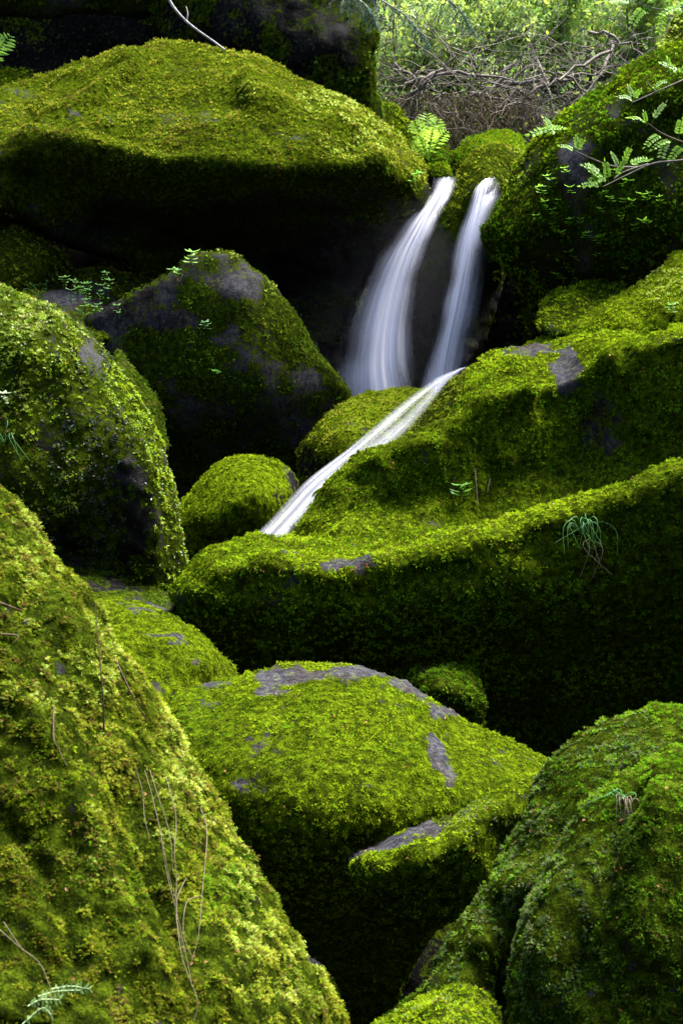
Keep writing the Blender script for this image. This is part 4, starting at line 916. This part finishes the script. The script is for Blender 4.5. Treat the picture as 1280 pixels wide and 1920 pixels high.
def spruce(label, pts, seed):
    r = np.random.default_rng(seed); ax = curve([PT(*p) for p in pts], 16)
    root = tag(empty('spruce_branch', ax[0]), label, 'branch'); mb = MB(); mn = MB(); mb.tube(ax, .008, .002, 4)
    for i in range(2, 16):
        for sg in (-1, 1):
            tw = wander(ax[i], np.array([sg * .6, r.normal(0, .3), -.5]) + (ax[i] - ax[i - 1]) * 8, r.uniform(.1, .28) * (1.1 - i / 18), 6, .12, -.1, r); mb.tube(tw, .003, .001, 3)
            for j in range(len(tw) - 1):
                for q in range(7):
                    o = tw[j] + (tw[j + 1] - tw[j]) * q / 7; d_ = r.normal(0, 1, 3) + (tw[j + 1] - tw[j]) * 12; d_ /= np.linalg.norm(d_); s_ = np.cross(d_, r.normal(0, 1, 3)); s_ /= np.linalg.norm(s_)
                    mn.add([o - s_ * .0022, o + s_ * .0022, o + d_ * .026], [[0, 1, 2]], np.array([.07, .12, .085]) * r.uniform(.6, 1.4))
    mb.obj('twig', M_BARK, root); tag(mn.obj('needles', M_LEAF, root), kind='stuff')
spruce('bluish spruce bough hanging beside the dark rock face', [(640,-60,10.3),(700,-10,10.2),(760,30,10.2),(800,80,10.3)], 1)
spruce('spruce bough hanging in from the top edge, above the fern', [(770,-70,10.6),(820,-20,10.5),(860,20,10.5),(885,60,10.6)], 2)
spruce('short spruce bough tip in front of the dark rock face', [(610,-60,10.2),(655,-15,10.1),(690,15,10.1),(700,45,10.1)], 3)

# fallen pale branch on the overhanging boulder
root = tag(empty('fallen_branch', PT(420, 94, 10.3)), 'pale barked branch leaning down behind the overhanging boulder', 'branch')
mb = MB(); mb.tube(curve([PT(308,-30,10.6), PT(320,5,10.55), PT(345,36,10.5), PT(372,58,10.45), PT(398,76,10.4), PT(422,94,10.3)], 18), .011, .007, 7); mb.obj('limb', mat_simple('pale_bark', (.05, .045, .045), (.30, .29, .29), 45, .7, .5, .004), root, smooth=True)
mb = MB(); mb.tube(curve([PT(350,38,10.5), PT(352,25,10.5), PT(349,12,10.52)], 5), .006, .003, 4); mb.obj('stub', M_BARK, root, smooth=True)

# ------------------------------------------------------------------ ferns, herbs, grass
def fern(label, base, fronds, seed, col=(.30, .48, .05)):
    r = np.random.default_rng(seed); b = PT(*base); root = tag(empty('fern', b), label, 'fern'); k = base[2] / FPX
    for (tx, ty, lean) in fronds:
        tip = PT(tx, ty, base[2] + lean); mid = b * .45 + tip * .55 + np.array([0, 0, .10 * np.linalg.norm(tip - b)])
        ax = curve([b, mid, tip], 20); mb = MB(); mb.tube(ax, .0035, .001, 3, np.array(col) * .8); L_ = np.linalg.norm(tip - b)
        for i in range(4, 19, 1):
            t = ax[min(i + 1, 19)] - ax[i - 1]; t /= np.linalg.norm(t); sd = np.cross(t, np.array([0, -1, .25])); sd /= np.linalg.norm(sd)
            ln = L_ * .24 * math.sin(math.pi * min(1, (i - 2) / 17.5)) ** .8 + .004
            for sg in (-1, 1):
                d_ = sd * sg + t * .45 + r.normal(0, .08, 3); d_ /= np.linalg.norm(d_); c = np.array(col) * r.uniform(.75, 1.3)
                if i % 2: continue
                mb.leaf(ax[i], d_, t, ln, ln * .26, c, .1)
        mb.obj('frond', M_LEAF, root)
fern('bright green fern on the bank above the water lip', (802, 302, 10.35), [(775,225,.0),(800,212,.1),(822,222,.05),(838,245,-.05),(783,250,-.15),(812,240,-.2),(770,268,-.1)], 5)
fern('fern tip reaching in at the picture edge above the overhanging boulder', (-25, 150, 10.2), [(22,66,0),(8,80,-.1),(-10,60,.1)], 6, (.10, .20, .03))
fern('little fern hanging in the shade under the overhanging boulder', (645, 395, 9.35), [(690,402,0),(625,408,-.05),(660,418,-.05)], 8, (.05, .12, .02))

def herb(name, label, group, o, n, h, seed, col=(.10, .26, .04), lw=.5, ll=None, nlev=3):
    """upright little plant: stem with crossed pairs of leaves"""
    r = np.random.default_rng(seed); o = np.asarray(o) - np.asarray(n) * .004
    up = np.array([0, 0, 1.0]) * .8 + np.asarray(n) * .7 + r.normal(0, .15, 3); up /= np.linalg.norm(up)
    root = tag(empty(name, o), label, 'plant', group); ms = MB(); st = curve([o, o + up * h * .5 + r.normal(0, h * .06, 3), o + up * h], 6); ms.tube(st, h * .022, h * .012, 3, np.array(col) * .8)
    ms.obj('stem', M_LEAF, root); ll = ll or h * .5
    for q in range(nlev):
        p = st[min(5, 2 + q * 3 // max(1, nlev - 1))]; az = r.uniform(0, 3) + q * 1.57
        for sg in range(2 if q < nlev - 1 else 4):
            a = az + sg * (math.pi if q < nlev - 1 else math.pi / 2); d_ = np.array([math.cos(a), math.sin(a), r.uniform(-.1, .45)])
            ml = MB(); ml.leaf(p, d_, np.cross(d_, [0, 0, 1.0]), ll * r.uniform(.75, 1.15), ll * lw, np.array(col) * r.uniform(.75, 1.3)); ml.obj('leaf', M_LEAF, root)
hp = [(1035,345),(1060,328),(1020,372),(1046,386),(1072,368),(1010,422),(1034,432),(1052,446),(1014,448),(1066,428),(1086,424),(1130,372),(1146,386),(1166,362),(1130,402),(1160,416),(1186,396),(1212,382),(1120,462),(1136,455),(1086,490),(1116,486),(1056,526),(1076,515),(1176,508),(1222,372),(1190,440),(1216,428),(1236,382),(1100,450),(1150,340),(1040,410),(1025,395),(1170,385)]
for i, (x, y) in enumerate(hp):
    o, n = surf('big slanting', x, y)
    if o is not None:
        herb('herb', 'small fresh green herb growing on the dark face of the slanting boulder', 'herbs on the slanting boulder', o, n, random.uniform(.045, .085), 100 + i, (.22, .44, .03))
for i in range(20):
    x, y = random.uniform(115, 240), random.uniform(520, 590)
    if y < 540 + (x - 180) * .1 and random.random() < .3: continue
    o = PT(x, y + 10, 8.35 + (590 - y) * .004)
    herb('seedling', 'bluish green leafy seedling in the hollow behind the wet boulder', 'seedlings in the shaded hollow', o, np.array([0, -.3, .9]), random.uniform(.05, .09), 200 + i, (.07, .16, .03), nlev=random.choice([2, 3, 3, 4]), ll=random.uniform(.022, .036))
for (lab, key, x, y, h, s_, c) in [
    ('leafy bright plant crowning the dark pyramid boulder', 'dark pyramid', 362, 497, .10, 1, (.16, .30, .05)),
    ('small trailing plant just below the pyramid boulder crown', 'dark pyramid', 336, 522, .08, 2, (.14, .28, .07)),
    ('tiny three-leaved plant low on the dark pyramid boulder face', 'dark pyramid', 408, 706, .05, 3, (.12, .30, .04)),
    ('thin pale sprout in the middle of the dark pyramid boulder', 'dark pyramid', 392, 622, .07, 4, (.08, .18, .06)),
    ('bright rosette on the overhanging boulder near the veil', 'huge overhanging', 766, 345, .09, 5, (.11, .30, .03)),
    ('small plant on the sunlit sloping boulder by the edge', 'sloping sunlit', 1262, 590, .06, 6, (.10, .26, .06)),
    ('pale leaved plant on the wet boulder at the edge', 'glistening wet', 18, 765, .07, 7, (.30, .38, .20)),
    ('green sprout on the stepped boulder above the ledge', 'stepped mossy', 860, 945, .10, 8, (.10, .24, .03))]:
    o, n = surf(key, x, y)
    if o is not None: herb('small_plant', lab, None, o, n, h, s_ + 300, c, nlev=4)

def blades(name, label, cat, o, specs, mat, parts='blade', r0=.0016):
    root = tag(empty(name, o), label, cat)
    for pts in specs:
        mb = MB(); p = curve(pts, 12); t = np.gradient(p, axis=0); mb.tube(p, np.linspace(r0, r0 * .35, 12), sides=4); mb.obj(parts, mat, root, smooth=True)
    return root
def fountain(o, n, count, h, seed, outward=np.array([0, -1.0, 0]), fall=.9):
    r = np.random.default_rng(seed); out = []
    for i in range(count):
        d_ = np.array([r.normal(0, .6), -abs(r.normal(.4, .3)), 1.0]); d_ /= np.linalg.norm(d_); l = h * r.uniform(.5, 1.1)
        out.append([o, o + d_ * l * .45, o + d_ * l * .7 + np.array([r.normal(0, .1), -.2, -fall * .35]) * l, o + d_ * l * .75 + np.array([r.normal(0, .3), -.35, -fall]) * l])
    return out
M_GRASS = mat_leafy('grass_blade', const=(.08, .21, .06), trans=.35, gloss=.06)
M_STRAW = M_DRY
for (lab, key, x, y, cnt, h, mat, sd, fall) in [
    ('green grass tuft drooping over the long ledge', 'long low mossy', 1088, 1000, 16, .16, M_GRASS, 1, .9),
    ('dry straw hanging from the grass tuft on the ledge', 'long low mossy', 1100, 1040, 5, .13, M_STRAW, 2, 1.2),
    ('dry bleached grass tuft on the big corner boulder', 'large leafy', 1168, 1512, 12, .075, M_STRAW, 3, 1.3),
    ('few green blades beside the bleached tuft on the corner boulder', 'large leafy', 1160, 1500, 7, .06, M_GRASS, 4, .4),
    ('grass sprout on the brownish flat stone', 'brownish flat', 78, 560, 6, .16, M_GRASS, 5, .1),
    ('long grass blades hanging over the wet boulder at the edge', 'glistening wet', 10, 830, 6, .18, M_GRASS, 6, .9),
    ('fine pale grass below the crest of the pyramid boulder', 'dark pyramid', 338, 530, 5, .10, M_STRAW, 7, .9)]:
    o, n = surf(key, x, y)
    if o is not None: blades('grass_tuft', lab, 'grass tuft', o, fountain(o, n, cnt, h, sd, fall=fall), mat)

def onsurf(key, pts, lift=.006):
    out = []
    for (x, y) in pts:
        o, n = surf(key, x, y)
        if o is not None: out.append(o + n * lift)
    return out
NS = 'near slope'
blades('dead_stems', 'bundle of long dead straw stems lying down the near slope', 'dead stems', onsurf(NS, [(300,1700)])[0],
    [onsurf(NS, p, .014) for p in ([(248,1448),(262,1490),(275,1540),(282,1580)],[(262,1446),(285,1500),(300,1570),(318,1650),(335,1700)],[(272,1450),(296,1505),(312,1570),(325,1640)],
     [(306,1470),(318,1530),(322,1600),(330,1660),(336,1720),(337,1790)],[(364,1518),(380,1560),(382,1620),(370,1690),(368,1760),(352,1810)],[(345,1655),(334,1700),(338,1790),(355,1840),(362,1880),(352,1920)],[(365,1685),(348,1702),(348,1760),(355,1800)],[(300,1580),(315,1650),(340,1740),(360,1850)])],
    M_STRAW, 'stem', .0010)
M_RED = mat_simple('reddish_twig', (.03, .018, .012), (.08, .05, .035), 50, .7, .3, .002)
blades('twig', 'thin dark upright twig standing on the near slope crest', 'twig', onsurf(NS, [(190,1370)])[0], [[onsurf(NS, [(192,1375)], .01)[0], PT(192,1290,3.05), PT(178,1130,3.1)]], M_RED, 'stem', .002)
blades('twig', 'short brown twig lying on the moss of the near slope', 'twig', onsurf(NS, [(100,1400)])[0], [onsurf(NS, [(92,1335),(98,1390),(105,1410),(122,1445)], .012)], M_RED, 'stem', .002)
blades('twig', 'forked pale twig at the lower edge of the near slope', 'twig', onsurf(NS, [(60,1810)])[0], [onsurf(NS, [(0,1745),(40,1780),(70,1815),(95,1860)], .012), onsurf(NS, [(12,1738),(30,1765),(48,1790)], .012)], M_STRAW, 'stem', .0011)
blades('twig', 'brown stick half sunk in moss along the near slope crest', 'twig', onsurf(NS, [(240,1300)])[0], [onsurf(NS, [(205,1235),(225,1275),(245,1315),(268,1350)], .01)], M_RED, 'stem', .0028)
blades('twig', 'two dry stalks standing on the stepped boulder face', 'twig', onsurf('stepped', [(890,930)])[0], [onsurf('stepped', [(888,880),(892,915),(890,950)], .02), onsurf('stepped', [(912,900),(908,925)], .02)], M_STRAW, 'stem', .004)
for (lab, pts) in [('lowest bronze bark flake on the near slope by the edge', [(0,1195),(35,1198),(30,1208)]), ('bark flake above the other on the near slope by the edge', [(-5,1130),(18,1142),(40,1150)])]:
    p = onsurf(NS, pts, .008)
    if len(p) > 1: blades('bark_flake', lab, 'bark', p[0], [p], M_RED, 'flake', .0022)
# pale sprig at the bottom edge
root = tag(empty('sprig', onsurf(NS, [(70,1890)])[0]), 'pale green feathery sprig at the bottom edge of the near slope', 'plant')
for (x, y, dx) in [(45,1895,70),(60,1880,90),(40,1910,60),(95,1872,70)]:
    p = onsurf(NS, [(x,y),(x+dx*.5,y-8),(x+dx,y-4)], .02)
    if len(p) == 3:
        mb = MB(); ax = curve(p, 9)
        for i in range(1, 9):
            for sg in (-1, 1): mb.leaf(ax[i], np.array([random.uniform(.1, .9), random.uniform(-.6, .2), sg * .9]), np.array([1.0, 0, random.uniform(-.5, .5)]), random.uniform(.006, .013), .004, np.array((.15, .24, .08)) * random.uniform(.6, 1.3))
        mb.tube(ax, .0012, .0006, 3, (.3, .4, .2)); mb.obj('leaf', M_LEAF, root)

# rowan twigs reaching in on the right
def rowan(label, twigs, leaves, d, seed):
    r = np.random.default_rng(seed); root = tag(empty('rowan_twig', PT(*twigs[0][0], d)), label, 'twig')
    for t in twigs:
        mb = MB(); mb.tube(curve([PT(x, y, d - .03 * i) for i, (x, y) in enumerate(t)], 14), .0065, .0025, 5); mb.obj('stem', M_TWIG, root, smooth=True)
    for (x, y, ang, ln) in leaves:
        o = PT(x, y, d - .06); a = math.radians(ang); dv = np.array([math.cos(a), r.uniform(-.5, .1), math.sin(a)]); dv /= np.linalg.norm(dv); L_ = ln * d / FPX
        side = np.cross(dv, np.array([r.normal(0, .3), -.6, .8])); side /= np.linalg.norm(side); mb = MB()
        c = np.array((.21, .38, .04)) * r.uniform(.7, 1.15)
        if r.random() < .25: c = np.array((.22, .34, .10))
        ax = curve([o, o + dv * L_ * .5 + np.array([0, 0, .06 * L_]), o + dv * L_ - np.array([0, 0, .08 * L_])], 9); mb.tube(ax, .001, .0006, 3, c * .8)
        for i in range(2, 9, 1):
            ll = L_ * .30 * (1 - .35 * i / 9)
            for sg in ((-1, 1) if i < 8 else (0,)):
                e = side * sg + dv * (.45 if sg else 1) + r.normal(0, .08, 3); mb.leaf(ax[i], e, dv, ll, ll * .55, c * r.uniform(.85, 1.15))
        mb.obj('leaf', M_LEAF, root)
rowan('rowan twig with fresh pinnate leaves crossing the slanting boulder', [[(1330,285),(1280,300),(1225,306),(1175,328),(1130,350)],[(1200,314),(1150,312),(1110,298),(1080,284)],[(1215,308),(1170,322),(1150,335)]],
    [(1080,284,160,34),(1083,283,100,28),(1078,286,60,30),(1050,245,185,60),(1040,250,130,40),(1012,247,10,44),(1130,350,175,42),(1135,345,140,46),(1140,345,100,44),(1150,335,60,42),(1130,330,150,44),(1165,312,70,40),(1172,312,20,46),(1140,330,200,50),(1120,340,120,38),(1160,318,120,36)], 7.3, 1)
rowan('rowan twig with small leaves high on the slanting boulder', [[(1330,125),(1280,150),(1230,172),(1185,192)],[(1228,172),(1218,162),(1212,152)]], [(1190,190,165,36),(1188,188,115,30),(1186,190,60,26),(1262,150,110,42),(1275,140,150,44),(1270,148,60,46),(1255,150,200,30)], 7.3, 2)
rowan('rowan twig with drooping leaves at the picture edge', [[(1330,275),(1285,268),(1240,250),(1215,232)]], [(1215,232,165,46),(1220,232,60,46),(1212,236,110,30),(1240,250,215,40),(1262,262,200,44),(1270,262,80,40),(1250,258,250,42),(1280,270,230,40)], 7.35, 3)
rowan('rowan spray hanging in from the upper corner', [[(1340,-20),(1290,10),(1240,18),(1190,5)]], [(1190,6,170,50),(1210,12,230,46),(1230,16,120,50),(1250,18,250,46),(1270,14,60,50),(1280,12,200,50),(1205,8,80,44)], 9.5, 4)

# orange bud scales and leaf crumbs
mb = MB()
def crumb(key, x, y, px=4.0):
    o, n = surf(key, x, y)
    if o is None: return
    s_ = px * random.uniform(.6, 1.4) * o[1] / FPX; o = o + n * (.004 + .003 * o[1] / 3); r = np.random.default_rng(int(x * 7 + y))
    d_ = np.cross(n, r.normal(0, 1, 3)); mb.leaf(o, d_ + n * .3, np.cross(n, d_), s_ * 1.6, s_, np.array(random.choice([(.26, .08, .015), (.22, .10, .03), (.16, .06, .025), (.26, .14, .05)])) * random.uniform(.7, 1.1), .3)
rr = random.Random(5)
for k in range(60): x = rr.uniform(480, 740); crumb('long low mossy', x, rr.uniform(1022, 1072) - max(0, x - 650) * .15, 2.8)
for k in range(30): t = rr.random(); crumb('long low mossy', 720 + 480 * t, 1050 - 150 * t + rr.uniform(-12, 4), 2.8)
for k in range(24): x = rr.uniform(10, 560); crumb(NS, x, rr.uniform(max(960, 960 + x * 1.5), 1910), 5)
for k in range(12): crumb('large leafy', rr.uniform(1000, 1275), rr.uniform(1480, 1910), 4.5)
for k in range(9): crumb('dark leafy', rr.uniform(880, 1200), rr.uniform(1380, 1800), 4.5)
for k in range(26): crumb('broad mossy', rr.uniform(350, 980), rr.uniform(1260, 1560), 3.5)
for k in range(22): crumb('stepped', rr.uniform(640, 1260), rr.uniform(640, 1030), 2.8)
for k in range(14): crumb('huge overhanging', rr.uniform(20, 560), rr.uniform(120, 260), 2.6)
for k in range(12): crumb('blunt mossy', rr.uniform(680, 960), rr.uniform(1500, 1640), 3.5)
tag(mb.obj('leaf_litter', M_REDBROWN), 'orange bud scales and leaf crumbs strewn over the moss', kind='stuff')
print("TRIS", TRIS[0])
